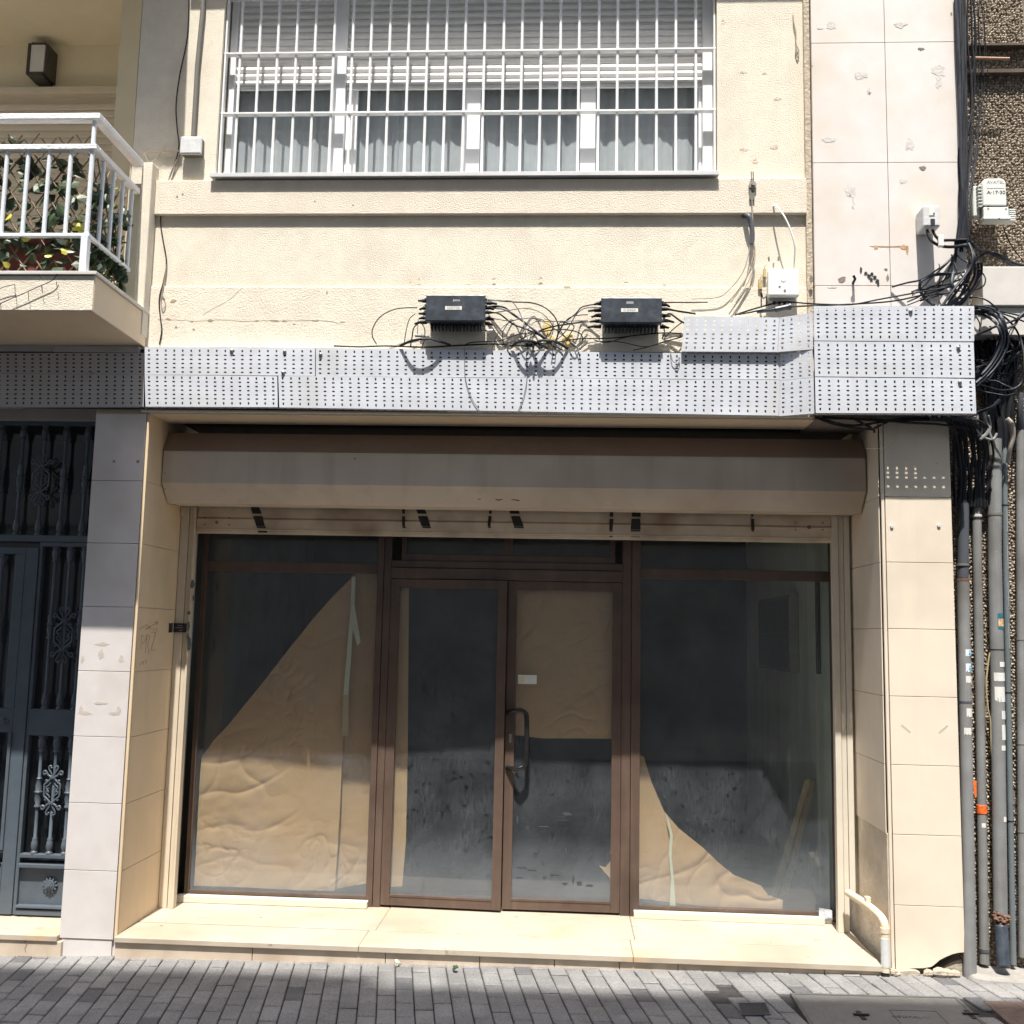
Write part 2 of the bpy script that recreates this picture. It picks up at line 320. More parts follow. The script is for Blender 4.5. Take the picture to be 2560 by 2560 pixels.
# ------------------------------------------------------------------ ground
def ground():
    sh = MB(); e = 60
    sh.add([(-e, -e, gz(-e)-.004-.012), (e, -e, gz(e)-.016), (e, 12, gz(e)-.016), (-e, 12, gz(-e)-.016)], [(0, 1, 2, 3)])
    o = sh.build('street_ground', m_joint); tag(o, kind='structure')
    pv = MB(); W, Lg, g = .1, .2, .006; shear = -.17
    for i in range(-52, 56):
        for j in range(-24, 1):
            u0, v0 = i*W, j*Lg+(Lg/2 if i % 2 else 0)-.04
            if v0 > .0: continue
            v1 = min(v0+Lg-.012, .06)
            if v1-v0 < .02: continue
            dz = random.uniform(-.0025, .0025); tl = random.uniform(-.002, .002); c = .005
            def P(u, v, z): x = u+shear*v; return (x, v, gz(x)+z)
            u1 = u0+W-g
            if 1.36 < P(u0, v0, 0)[0] < 2.33 and v0 < -.366 and v0 > -.95:
                if v1 < -.38: continue
                v0 = -.366
            if P(u0, v0, 0)[0] > 2.42 and v0 < -.40 and v0 > -.95:
                if v1 < -.41: continue
                v0 = -.412
            if .98 < P(u0, v0, 0)[0] < 1.17 and -.55 < v0 < -.42: dz -= .02
            vs = [P(u0, v0, -.03), P(u1, v0, -.03), P(u1, v1, -.03), P(u0, v1, -.03), P(u0, v0, dz-c), P(u1, v0, dz-c+tl), P(u1, v1, dz-c+tl), P(u0, v1, dz-c),
                  P(u0+c, v0+c, dz), P(u1-c, v0+c, dz+tl), P(u1-c, v1-c, dz+tl), P(u0+c, v1-c, dz)]
            pv.add(vs, [(0, 1, 5, 4), (1, 2, 6, 5), (2, 3, 7, 6), (3, 0, 4, 7), (4, 5, 9, 8), (5, 6, 10, 9), (6, 7, 11, 10), (7, 4, 8, 11), (8, 9, 10, 11)])
    o = pv.build('pavement', m_paver); tag(o, kind='structure')
ground()

# ------------------------------------------------------------------ shop building shell
def courses(mb, x0, x1, y0, y1, zs, gap=.003):
    for a, b in zip(zs[:-1], zs[1:]): mb.box(x0, x1, y0, y1, a+gap/2, b-gap/2)
B = thing('shop_building', 'cream rendered building with pale stone pillars above the closed shop', 'building', (0, 0, 0))
XL, XR = -2.5, 2.09
ZT = 3.405
w = MB()
w.box(-2.73, -2.165, 0, .26, 4.95, 7.2); w.box(1.105, 1.69, 0, .26, 4.95, 7.2); w.box(-2.56, 1.69, 0, .26, 4.25, 4.9495); w.box(-2.164, 1.104, .0, .26, 4.95, 4.966)
w.build('stucco_wall', m_stucco, B)
w = MB(); w.box(-2.56, 1.69, -.012, .26, ZT+.01, 4.247); w.build('lower_wall_band', m_stucco, B, bevel=.006)
w = MB(); w.box(-2.56, 1.66, -.034, -.001, 4.722, 4.957); w.build('ledge', m_band, B, bevel=.006)
w = MB(); w.box(1.655, 1.692, -.03, -.002, 3.86, 7.2); w.build('mortar_strip', m_mortar, B, bevel=.004)
# stone panels upper right
w = MB()
xs = [1.694, 2.157, 2.622]; zs = [3.47, 4.242, 5.043, 5.847, 6.65, 7.2]
for a, b in zip(xs[:-1], xs[1:]):
    for c, d in zip(zs[:-1], zs[1:]): w.box(a+.0015, b-.0015, -.06, -.032, c+.0015, d-.0015)
w.build('stone_cladding', m_stone, B, bevel=.0015)
w = MB(); w.box(1.696, 2.618, -.032, .4, 3.40, 7.2); w.build('cladding_core', m_grout, B)
# pillars
zl = [2.97-.4*i for i in range(8)]; zl = [ZT]+zl; zl = zl[::-1]
w = MB(); courses(w, -2.853, -2.523, -.0, .02, zl); w.build('stone_pillar', m_stoneL, B, bevel=.0015)
w = MB(); w.box(-2.852, -2.506, .02, .34, 0, ZT-.002); w.box(-2.852, -2.508, .341, 1.0, 0, 3.84); w.box(-2.84, -2.53, .005, .02, 0, .168); w.build('pillar_core', m_stoneL, B)
w = MB(); w.box(-2.518, XL, .003, .02, .17, ZT-.003); w.build('corner_trim', m_tilewarm, B, bevel=.003)
w = MB(); courses(w, XL-.004, XL, .022, .95, zl[:]); w.build('reveal_tiles', m_tilewarm, B, bevel=.0012)
zr = [2.932-.4*i for i in range(7)]; zr = ([ZT]+zr)[::-1]
w = MB(); courses(w, 2.113, 2.506, 0, .02, zr); 
# bottom tile with the broken corner
def rz(x): return gz(x)
cE = (2060, 2100, 3.864)
edge = [(650, 1238), (700, 1250), (760, 1258), (820, 1246), (880, 1240), (960, 1240), (1040, 1226), (1080, 1195), (1120, 1160), (1180, 1130), (1240, 1105), (1290, 1092), (1340, 1085)]
ep = [at(cE, x, y, 0) for x, y in edge]
w.prism([(2.113, ep[0].z)]+[(p.x, p.z) for p in ep[1:-1]]+[(2.506, ep[-1].z), (2.506, zr[0]-.0015), (2.113, zr[0]-.0015)], 'y', 0, .02)
w.build('stone_pillar', m_tilecream, B, bevel=.0015)
w = MB(); w.box(2.095, 2.50, .021, .33, .36, ZT-.002); w.box(2.10, 2.50, .331, 1.0, 0, 3.84); w.box(2.095, 2.32, .03, .33, 0, .359); w.box(2.321, 2.50, .10, .33, 0, .359); w.build('pillar_core', m_grout, B)
w = MB(); low = [at(cE, x, y, .03) for x, y in ((880, 1290), (960, 1305), (1050, 1300), (1090, 1270), (1135, 1245), (1200, 1200), (1260, 1170), (1340, 1150))]
w.prism([(2.22, .05)]+[(p.x, p.z) for p in low]+[(low[-1].x, .05)], 'y', .03, .09); w.build('mortar_fill', m_rubble, B, bevel=.006)
w = MB(); low = [at(cE, x, y, -.012) for x, y in ((650, 1246), (700, 1256), (760, 1262), (820, 1252), (890, 1258), (930, 1275), (935, 1310), (890, 1335), (850, 1365), (650, 1370))]
w.prism([(p.x, p.z) for p in low], 'y', -.014, .018); w.build('mortar_fill', m_rubble, B, bevel=.008, seg=3)
w = MB(); w.box(XR, 2.109, .002, .02, .16, ZT-.003); w.build('corner_trim', m_tilecream, B, bevel=.004)
w = MB(); courses(w, XR-.012, XR-.006, .022, .95, zr[1:]); w.build('reveal_tiles', m_tilecream, B, bevel=.0012)
w = MB(); w.box(XR-.006, XR+.004, .02, .95, .15, zr[1]); w.build('worn_reveal_base', mat('worn_plaster', (.60, .52, .40), .9, .12, 10, .5, 40, stain=.25), B, bevel=.002)
# lintel and soffit
w = MB(); w.box(XL-.001, XR+.001, .001, .30, ZT, 3.84); w.box(-2.86, XL-.002, .02, 1.0, ZT+.0, 3.84); w.box(XR+.002, 2.5, .02, 1.0, ZT, 3.84); w.box(-2.86, 2.5, .95, 1.1, 3.36, 3.84); w.build('lintel', m_creampaint, B)
w = MB(); w.box(XL, XR, .301, .949, ZT+.05, 3.84); w.build('shutter_recess_shade', m_trayin, B)  # near-black block paints in the gap of shade above the shutter box
# upper storey that overhangs the window (its soffit shades the top of the wall)
w = MB(); w.box(-2.415, 1.66, -.3, .26, 6.89, 8.2); w.box(-4.8, -2.425, -.75, 1.6, 6.86, 7.1); w.box(-2.73, 2.62, .27, .4, 7.2, 8.2); w.build('upper_storey', m_creampaint, B)
# foam and repair marks on the stucco
w = MB()
for cx_, cy_, rx, ry in ((1075, 320, 45, 90), (1195, 395, 60, 75), (1100, 400, 50, 55)):
    c = at(cB, cx_, cy_, -.014); pts = []
    for k in range(18):
        a = 2*math.pi*k/18; r_ = 1+.35*noise.noise((cx_*.1+math.cos(a)*1.5, math.sin(a)*1.5, 3))
        pts.append((c.x+rx*.000435*math.cos(a)*r_*2.3/2.3*1.4, c.z+ry*.000435*math.sin(a)*r_*1.4))
    w.prism(pts, 'y', -.019-.002*(cx_ % 3), -.012)
w.build('yellow_foam_patch', m_foam, B, bevel=.002)
w = MB()
def chip(mb, c, x, y, sx, sy, Y, t=.001, seed=0, n=22):
    t += random.uniform(0, .0006)
    p = at(c, x, y, Y); pts = []; k = .0025/c[2]
    for i in range(n):
        a = 2*math.pi*i/n; r = 1+.55*noise.noise((math.cos(a)*1.3+x*.37, math.sin(a)*1.3+y*.21, seed))+.45*noise.noise((math.cos(a)*4+x*.37, math.sin(a)*4+y*.21, seed))
        pts.append((p.x+sx*k*math.cos(a)*r, p.z+sy*k*math.sin(a)*r))
    mb.prism(pts, 'y', Y-t, Y+.0003)
for x, y, a, b in ((905, 1713, 14, 5), (1130, 1720, 18, 6), (1030, 1727, 7, 3), (1380, 1722, 10, 3), (1470, 1720, 24, 4), (1525, 1722, 12, 4), (1580, 1740, 7, 2), (930, 1615, 14, 10), (1040, 1768, 6, 6), (1755, 1570, 4, 9), (945, 1755, 6, 6), (1690, 1722, 16, 2), (1840, 1728, 12, 2)): chip(w, c1, x, y, a, b, -.0122)
for x, y, a, b in ((770, 40, 9, 4), (290, 62, 7, 3), (340, 42, 6, 3), (1040, 35, 8, 4), (1530, 60, 14, 3), (1750, 75, 9, 3), (1190, 85, 20, 2), (620, 72, 12, 2)): chip(w, cB, x, y, a, b, -.0125)
for x, y, a, b in ((950, 1055, 5, 5), (980, 1042, 5, 5), (1690, 1080, 5, 4), (1895, 1100, 5, 4)): chip(w, c1, x, y, a, b, -.0345)
w.each('chipped_spot', mat('exposed_render', (.36, .29, .21), .95, .2, 40), B)
w = MB()
for x, y, a, b in ((150, 460, 26, 9), (285, 466, 22, 10), (365, 630, 30, 16), (150, 950, 30, 18), (340, 935, 32, 18), (225, 1025, 22, 24), (20, 140, 18, 20)): chip(w, c4, x, y, a*.8, b*.7, -.0002, t=.0008, seed=6)
w.each('worn_patch', mat('worn_render', (.62, .53, .41), .95, .2, 50, .8, 90), B)
w = MB()
w.each('chipped_spot', mat('exposed_render', (.36, .29, .21), .95, .2, 40), B)
w = MB()
for pts in (((1300, 1545), (1240, 1600), (1200, 1625), (1130, 1660), (1090, 1690)), ((850, 1718), (940, 1716), (1050, 1722), (1180, 1716), (1300, 1724), (1420, 1720), (1560, 1722), (1700, 1718), (1790, 1726), (1830, 1740))):
    q = [at(c1, x+random.uniform(-4, 4), y+random.uniform(-2, 2), -.0122) for x, y in pts]; w.tube(q, .0011, 4)
w.each('hairline_crack', mat('crack', (.40, .33, .25), .95), B)
# chips, drill holes and stains on the cladding
w = MB()
def chip(mb, c, x, y, sx, sy, Y, t=.001, seed=0, n=22):
    t += random.uniform(0, .0006)
    p = at(c, x, y, Y); pts = []; k = .0025/c[2]
    for i in range(n):
        a = 2*math.pi*i/n; r = 1+.55*noise.noise((math.cos(a)*1.3+x*.37, math.sin(a)*1.3+y*.21, seed))+.45*noise.noise((math.cos(a)*4+x*.37, math.sin(a)*4+y*.21, seed))
        pts.append((p.x+sx*k*math.cos(a)*r, p.z+sy*k*math.sin(a)*r))
    mb.prism(pts, 'y', Y-t, Y+.0003)
for x, y, a, b in ((705, 160, 28, 26), (635, 178, 18, 9), (1150, 155, 34, 22), (895, 480, 42, 24), (945, 580, 12, 22), (1385, 450, 40, 32), (1390, 520, 20, 45), (690, 890, 40, 16), (1205, 920, 26, 38), (830, 1215, 34, 40), (845, 1290, 9, 40), (1165, 1150, 22, 16), (715, 1825, 26, 7)):
    chip(w, c4, x, y, a, b, -.060)
w.each('filled_patch', mat('grey_filler', (.58, .55, .51), .9, .10, 30, .4, 60), B)
w = MB()
for x, y, a, b in ((1278, 312, 18, 9), (1288, 1068, 20, 14), (1470, 88, 5, 12), (950, 592, 6, 9), (775, 1778, 22, 18), (580, 1775, 12, 24), (1055, 1712, 10, 8), (1066, 1765, 7, 20), (585, 420, 5, 3), (590, 1255, 4, 3), (827, 1241, 5, 6)):
    chip(w, c4, x, y, a, b, -.0605, seed=3)
for x, y in ((885, 660), (2, 2)):
    pass
w.each('drill_hole', m_grout, B)
w = MB()
for x, y, a, b in ((1080, 1566, 95, 4), (990, 1572, 12, 12), (1170, 1572, 22, 16), (1190, 1590, 8, 26)): chip(w, c4, x, y, a, b, -.0602, seed=5)
w.build('rust_stain', mat('rust_stain', (.50, .30, .15), .9, .3, 30), B)
w = MB()
for x, y, a, b in ((895, 1715, 9, 24), (925, 1735, 14, 12), (945, 1755, 16, 18), (965, 1740, 12, 14), (960, 1775, 14, 14), (985, 1760, 16, 14), (1000, 1785, 15, 18), (1005, 1805, 10, 12)):
    chip(w, c4, x, y, a*.62, b*.62, -.061, t=.004, seed=7)
w.each('adhesive_residue', m_trayin, B)
# left pillar holes, glue marks; right pillar marks
w = MB()
for x, y in ((765, 466), (925, 466)): chip(w, cL, x, y, 10, 10, 0, seed=2)
w.each('drill_hole', m_grout, B)
w = MB()
for x, y, a, b in ((425, 368, 30, 9), (408, 350, 10, 18), (578, 370, 26, 9), (597, 352, 10, 16), (415, 95, 8, 18), (610, 95, 12, 16), (515, 20, 30, 10), (510, 70, 14, 24), (505, 318, 30, 7)): chip(w, cLB, x, y, a, b, 0, t=.0006, seed=4)
for x, y, a, b in ((670, 275, 34, 8), (460, 275, 34, 8)):
    p = at(cRB, x, y, 0); s = 1 if x > 600 else -1
    w.prism([(p.x-.03, p.z-.018*s), (p.x-.022, p.z-.028*s), (p.x+.03, p.z+.016*s), (p.x+.022, p.z+.024*s)], 'y', -.0006, .0003)
w.each('glue_mark', m_grime, B)
w = MB()
for x, y in ((185, 442), (505, 436)): p = at(cP, x, y, 0); w.disc((p.x, p.z), .006, 0, 12, .006)
for x, y in ((190, 872), (515, 865)): p = at(cP, x, y, 0); w.disc((p.x, p.z), .010, 0, 14, .008)
w.each('wall_plug', m_plastd, B, smooth=True)
# scribble on the warm reveal (illegible letters scratched by hand)
w = MB()
def scr(c, pts):
    q = [atx(c, x, y, XL+.0012) for x, y in pts]
    w.tube(q, .0013, 4)
for pts in ([(945, 1735), (948, 1630), (985, 1650), (955, 1690)], [(975, 1750), (985, 1625), (1005, 1640), (990, 1700), (1000, 1755)], [(1015, 1615), (1045, 1612), (1012, 1735), (1045, 1730)], [(940, 1590), (985, 1560), (1010, 1585), (975, 1590), (1060, 1545)], [(1040, 1540), (1060, 1546), (1050, 1562)], [(1030, 1585), (1035, 1615)], [(1048, 1582), (1052, 1606)], [(935, 1835), (960, 1805), (965, 1830)], [(970, 1800), (985, 1798), (975, 1825)]): scr(cL, pts)
w.build('scratched_scribble', m_scratch, B)

# ------------------------------------------------------------------ doorstep
S = thing('doorstep', 'wide cream marble step with a jointed riser in front of the shop', 'step', (0, 0, .07))
w = MB()
yj = .30; xj = (-1.02, .60)
w.box(XL, xj[0]-.002, -.035, yj-.006, .165, .198); w.box(xj[0]+.002, xj[1]-.002, -.035, yj-.006, .165, .2); w.box(xj[1]+.002, 2.035, -.035, yj-.006, .165, .2)
w.box(XL, xj[0]+.038, yj+.006, .99, .165, .199); w.box(xj[0]+.042, xj[1]+.028, yj+.006, .99, .165, .2); w.box(xj[1]+.032, 2.034, yj+.006, .99, .165, .2)
w.build('tread', m_step, S, bevel=.004)
w = MB(); w.box(XL, 2.03, yj-.0055, yj+.0055, .1645, .197)
for x_, ya_, yb_ in ((xj[0], -.03, yj-.006), (xj[1], -.03, yj-.006), (xj[0]+.04, yj+.006, .98), (xj[1]+.03, yj+.006, .98)): w.box(x_-.0015, x_+.0015, ya_, yb_, .1648, .1965)
w.build('joint_grout', m_grout, S)
w = MB(); xs = [XL, -1.66, -.86, -.30, .14, .52, .86, 1.70, 2.03]
for a, b in zip(xs[:-1], xs[1:]): w.box(a+.002, b-.002, -.018, .02, gz(a)-.03, .162)
w.build('riser', m_riser, S, bevel=.002)
w = MB(); w.box(XL, 2.03, .021, .9, .02, .164); w.build('core', m_grout, S)
w = MB()
for x, y, rx, ry in ((600, 95, .012, .007), (968, 65, .013, .006), (815, 148, 0.008, .004), (1060, 178, .012, .004)):
    p = atz(c6, x, y, .2); w.prism([(p.x+rx*math.cos(t*.7), p.y+ry*math.sin(t*.7)*(1+.3*math.sin(t*3))) for t in range(9)], 'z', .1995, .2006)
for x, y, rx, ry in ((485, 98, .03, .004), (1130, 212, .012, .005), (990, 157, .008, .004), (45, 85, .03, .004), (655, 95, .006, .004)):
    p = atz(c7, x, y, .2); w.prism([(p.x+rx*math.cos(t*.7), p.y+ry*math.sin(t*.7)*(1+.3*math.sin(t*3))) for t in range(9)], 'z', .1995, .2006)
w.each('dirt_mark', m_grout, S)
# step on the left by the iron gate
S2 = thing('entrance_step', 'low cracked stone step under the iron gate', 'step', (-3.6, 0, .05))
w = MB(); w.box(-4.9, -2.856, -.03, .6, .155, .19); w.build('tread', m_step, S2, bevel=.004)
w = MB(); w.box(-4.9, -2.83, -.02, .3, -.01, .154); w.build('riser', m_riser, S2, bevel=.003)
w = MB(); q = [at(c6, x, y, -.0205) for x, y in ((100, 143), (90, 155), (100, 165), (92, 180), (96, 195))]; w.tube(q, .0022, 4); w.tube([at(c6, x, y, -.0205) for x, y in ((78, 145), (100, 152), (110, 146))], .0022, 4)
w.build('crack', m_grout, S2)

# ------------------------------------------------------------------ roller shutter
R = thing('roller_shutter', 'taupe roller shutter nearly rolled up into its long box above the shop window', 'shutter', (0, .6, 2.7))
w = MB(); prof = [(.62, 3.40), (.31, 3.335), (.238, 3.212), (.235, 2.995), (.36, 2.875), (.60, 2.885)]
def strip(mb, a, b, t=.004):
    mb.add([(XL+.006, *a), (XR-.03, *a), (XR-.03, *b), (XL+.006, *b)], [(0, 1, 2, 3)])
bx = MB(); bx.prism(prof[1:], 'x', XL+.006, XR-.022); bx.build('shutter_box', m_box, R, bevel=.004)
w.prism([(.62, 3.393), (.306, 3.342), (.232, 3.216), (.2335, 3.208), (.309, 3.3385), (.62, 3.389)], 'x', XL+.005, XR-.021); w.build('box_lid', m_boxtop, R)
w = MB()
for x, y in ((1115, 387), (1107, 541), (1110, 650)): p = at(cL, x, y, .234 if y < 600 else .27); w.disc((p.x, p.z), .004, p.y+.002, 8, .003)
for x, y in ((1905, 700), ): p = at(cL3, x, y, .232); w.disc((p.x, p.z), .006, .235, 8, .003)
for x, y in ((1580, 960), (1700, 1040)): pass
w.each('rivet', m_grout, R)
# dent on the lower face
w = MB(); q = [at(D, x, y, .31) for x, y in ((890, 938), (905, 942), (922, 936), (940, 944), (955, 940), (980, 945))]; w.tube(q, .003, 4); w.build('dent_scuff', m_rust, R)
# slats and bottom bar
w = MB(); zb = 2.702
def slat(z0, z1, bulge=.012):
    w.prism([(.645, z0), (.645-bulge*.6, z0+.008), (.645-bulge, (z0+z1)/2), (.645-bulge*.6, z1-.008), (.645, z1), (.66, z1), (.66, z0)], 'x', -2.385, 1.945)
w.box(-2.385, 1.945, .638, .66, zb+.112, zb+.2); w.box(-2.385, 1.945, .642, .66, zb+.105, zb+.111)
w.build('shutter_curtain', m_slat, R, bevel=.003)
w = MB(); w.box(-2.39, 1.95, .630, .655, zb+.034, zb+.103); w.box(-2.39, 1.95, .622, .652, zb+.024, zb+.033); w.box(-2.39, 1.95, .632, .655, zb, zb+.023)
bar = w.build('bottom_bar', m_slat, R, bevel=.003)
w = MB()
for x, y in ((228, 170), (180, 152), (180, 180), (278, 152), (278, 180)): p = at(SL, x, y, .628); w.disc((p.x, p.z), .012 if x == 228 else .006, .631, 12, .003)
for x, y in ((1325, 190), (1270, 172), (1270, 200), (1380, 172), (1380, 200)): p = at(SR, x, y, .628); w.disc((p.x, p.z), .014 if x == 1325 else .006, .631, 12, .003)
w.each('lock_rivet', m_grout, bar)
w = MB()
for x0, x1, wd in ((378, 412, 38), (980, 982, 12), (1040, 1080, 36), (1330, 1325, 12), (1418, 1450, 38)):
    for (ya, yb, Y) in ((100, 136, .6375), (145, 186, .6295), (187, 193, .6215), (195, 212, .6315)):
        f = lambda y: x0+(x1-x0)*(y-98)/110
        pa, pb = at(SL, f(ya), ya, Y), at(SL, f(yb), yb, Y); h = wd*.00084
        j = lambda: random.uniform(-.004, .004)
        w.prism([(pa.x-h+j(), pa.z), (pa.x+h+j(), pa.z), (pb.x+h+j(), pb.z), (pb.x-h+j(), pb.z)], 'y', Y, Y+.002)
for x0, x1, wd in ((530, 528, 12), (630, 626, 36), (1095, 1098, 10)):
    for (ya, yb, Y) in ((115, 148, .6375), (156, 200, .6295), (201, 207, .6215), (210, 230, .6315)):
        f = lambda y: x0+(x1-x0)*(y-98)/110
        pa, pb = at(SR, f(ya), ya, Y), at(SR, f(yb), yb, Y); h = wd*.00084
        j = lambda: random.uniform(-.004, .004)
        w.prism([(pa.x-h+j(), pa.z), (pa.x+h+j(), pa.z), (pb.x+h+j(), pb.z), (pb.x-h+j(), pb.z)], 'y', Y, Y+.002)
w.each('spray_paint_mark', m_spray, bar)
# guides
w = MB(); w.box(-2.497, -2.44, .62, .665, .2, 2.885); w.box(-2.437, -2.41, .625, .665, .2, 2.885); w.box(-2.407, -2.392, .613, .67, .2, 2.885); w.box(-2.497, -2.46, .60, .618, 2.82, 2.88)
w.build('guide_rail', m_guide, R, bevel=.003)
w = MB(); w.box(1.945, 1.985, .613, .67, .2, 2.885); w.box(1.988, 2.02, .622, .665, .2, 2.885); w.box(2.023, 2.06, .62, .665, .42, 2.885)
w.build('guide_rail', m_guider, R, bevel=.003)
w = MB()
def flake(x, y, a, b):
    p = at(SL, x, y, .6125); k = .00168
    w.prism([(p.x+a*k*math.cos(t*.55)*(1+.4*noise.noise((x+math.cos(t*.55)*2, y+math.sin(t*.55)*2, 1))), p.z+b*k*math.sin(t*.55)*(1+.4*noise.noise((x+math.cos(t*.55)*2, y+math.sin(t*.55)*2, 5)))) for t in range(11)], 'y', .6120, .6131)
for f_ in ((131, 420, 9, 18), (135, 475, 4, 14), (116, 535, 7, 8), (113, 590, 8, 22), (117, 660, 9, 30), (112, 630, 5, 15)): flake(*f_)
w.each('paint_loss', m_pipeb, R)
# small black sticker bridging the guide and the reveal
K = thing('warning_sticker', 'small black printed sticker folded across the left shutter guide', 'sticker', at(cL, 1180, 1580, .60))
w = MB(); a, b = at(cL, 1165, 1550, .608), at(cL, 1247, 1612, .608); w.box(a.x, b.x, .606, .612, b.z, a.z)
w.add([(a.x, .606, a.z), (a.x, .606, b.z), (XL+.003, .52, b.z-.005), (XL+.003, .52, a.z-.002)], [(0, 1, 2, 3)])
w.build('sheet', m_spray, K)
w = MB()
for i, (u, v, l) in enumerate(((.30, .25, .5), (.15, .5, .75), (.5, .8, .3))):
    x0 = a.x+(b.x-a.x)*u; z0 = a.z+(b.z-a.z)*v; w.box(x0, x0+(b.x-a.x)*l*.8, .6052, .6058, z0-.002, z0+.002)
w.build('print', m_inkg, K)

# ------------------------------------------------------------------ shop front
YF = .86
SF = thing('storefront', 'brown aluminium shop front with dusty panes and a double door', 'shop front', (-.24, YF, .2))
f = MB()
def bar_(x0, x1, z0, z1, y0=YF-.03, y1=YF+.03): f.box(x0, x1, y0, y1, z0, z1)
bar_(-2.41, -2.375, .2, 2.86, YF-.02); bar_(1.985, 2.01, .2, 2.86, YF-.02)
bar_(-1.150, -1.106, .2, 2.86); bar_(-1.103, -1.053, .2, 2.86, YF-.025)
bar_(.565, .628, .2, 2.86, YF-.025); bar_(.631, .692, .2, 2.86)
bar_(-2.375, -1.15, 2.455, 2.525, YF-.02); bar_(.692, 1.985, 2.455, 2.525, YF-.02)
bar_(-1.053, .565, 2.425, 2.50); bar_(-1.053, .565, 2.503, 2.552, YF-.022)
bar_(-2.375, -1.15, .245, .268, YF-.02); bar_(.692, 1.985, .245, .268, YF-.02); bar_(-1.053, .565, 2.80, 2.86)
f.build('frame', m_alub, SF, bevel=.003)
f = MB(); bar_(-.985, .515, 2.553, 2.60, YF-.015, YF+.01); bar_(-.26, -.20, 2.6, 2.8, YF-.012, YF+.012); bar_(-.985, -.95, 2.6, 2.8, YF-.015, YF+.01); bar_(.48, .515, 2.6, 2.8, YF-.015, YF+.01)
f.build('fanlight_sash', m_alub, SF, bevel=.003)
def pane(x0, x1, z0, z1, y=YF, name='pane', par=SF, m=m_glass):
    g = MB(); g.add([(x0, y, z0), (x1, y, z0), (x1, y, z1), (x0, y, z1)], [(0, 1, 2, 3)]); return g.build(name, m, par)
pane(-2.375, -1.15, .268, 2.455); pane(.692, 1.985, .268, 2.455); pane(-2.375, -1.15, 2.525, 2.86); pane(.692, 1.985, 2.525, 2.86); pane(-.95, .48, 2.6, 2.8)
def smears():
    w = MB()
    for x, y, a, b in ((255, 1395, 30, 3), (350, 1345, 26, 8), (330, 1370, 40, 2), (255, 1545, 6, 12), (300, 1590, 26, 4), (340, 1625, 14, 7), (375, 1610, 6, 20), (400, 1622, 16, 10), (440, 1632, 22, 5), (160, 1600, 20, 3), (210, 1570, 24, 3), (225, 1500, 14, 6), (345, 1490, 4, 18), (170, 1560, 26, 2), (260, 1600, 10, 8), (150, 1370, 4, 22)): chip(w, SR, x, y, a*.8, b*.8, YF-.0008, t=.0002, seed=9)
    w.each('wiped_smear', mat('wiped_grime', (.05, .06, .065), .5, .1), SF)
def leaf(x0, x1, turn, name='door'):
    r = bpy.data.objects.new(name, None)
    f2 = MB(); sw = .062
    f2.box(x0, x0+sw, YF-.022, YF+.022, .215, 2.42); f2.box(x1-sw, x1, YF-.022, YF+.022, .215, 2.42); f2.box(x0+sw, x1-sw, YF-.02, YF+.02, .215, .285); f2.box(x0+sw, x1-sw, YF-.02, YF+.02, 2.36, 2.42)
    f2.box(x0+sw+.0, x1-sw, YF-.024, YF-.0201, .272, .287)
    if turn:
        for v in f2.v: v.y -= (v.x-x0)*turn
    d = f2.build(name, m_alub, SF, bevel=.003)
    g = MB(); g.add([(x0+sw, YF, .285), (x1-sw, YF, .285), (x1-sw, YF, 2.36), (x0+sw, YF, 2.36)], [(0, 1, 2, 3)])
    if turn:
        for v in g.v: v.y -= (v.x-x0)*turn
    g.build('pane', m_glass, d)
    return d
smears()
d1 = leaf(-1.051, -.232, .05); d1['label'] = 'left door leaf standing slightly ajar'
d2 = leaf(-.226, .563, 0); d2['label'] = 'right door leaf with black pull handle'
h = MB(); hy = YF-.085
pts = [at(SR, 112, 935, YF-.02), at(SR, 150, 928, hy), at(SR, 178, 935, hy), at(SR, 188, 965, hy), at(SR, 186, 1120, hy), at(SR, 176, 1150, hy), at(SR, 150, 1162, hy), at(SR, 108, 1158, YF-.02)]
h.tube(pts, .0165, 12, sub=6); h.build('pull_handle', mat('black_handle', (.012, .012, .012), .35, .1), d2, smooth=True)
h = MB(); p = at(SR, 122, 1040, YF-.025); h.box(p.x-.008, p.x+.008, YF-.028, YF-.0221, p.z-.03, p.z+.03); h.build('lock_plate', m_screw, d2, bevel=.002)
w = MB(); w.box(-2.435, -1.13, .775, .838, .2005, .244); w.build('marble_sill', m_sillm, SF, bevel=.003)
w = MB(); w.box(.655, 1.90, .775, .838, .2005, .244); w.build('marble_sill', m_sillm, SF, bevel=.003)
# ------------------------------------------------------------------ dim room behind the glass
RM = thing('shop_interior', 'bare dim plastered room behind the dusty shop windows', 'room', (0, 1, .2))
w = MB(); w.box(2.06, 2.2, .92, 5, .2, 3.35); w.build('side_wall', m_room, RM)
w = MB(); w.box(-2.7, -2.55, .92, 5, .2, 3.35); w.build('side_wall', mat('shaded_side_wall', (.13, .13, .12), .9, .2, 3), RM)  # dark copy of the room plaster, low light put into the colour
w = MB(); w.box(-2.55, 2.06, 4.6, 4.75, .2, 3.35); w.build('back_wall', mat('shaded_back_wall', (.10, .10, .095), .9, .2, 3), RM)  # plaster darkened in colour to stand for the unlit depth of the room
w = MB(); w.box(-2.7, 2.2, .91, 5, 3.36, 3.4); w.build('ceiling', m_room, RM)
w = MB(); w.box(-2.7, 2.2, .995, 5, .12, .19); w.build('floor', m_roomf, RM)
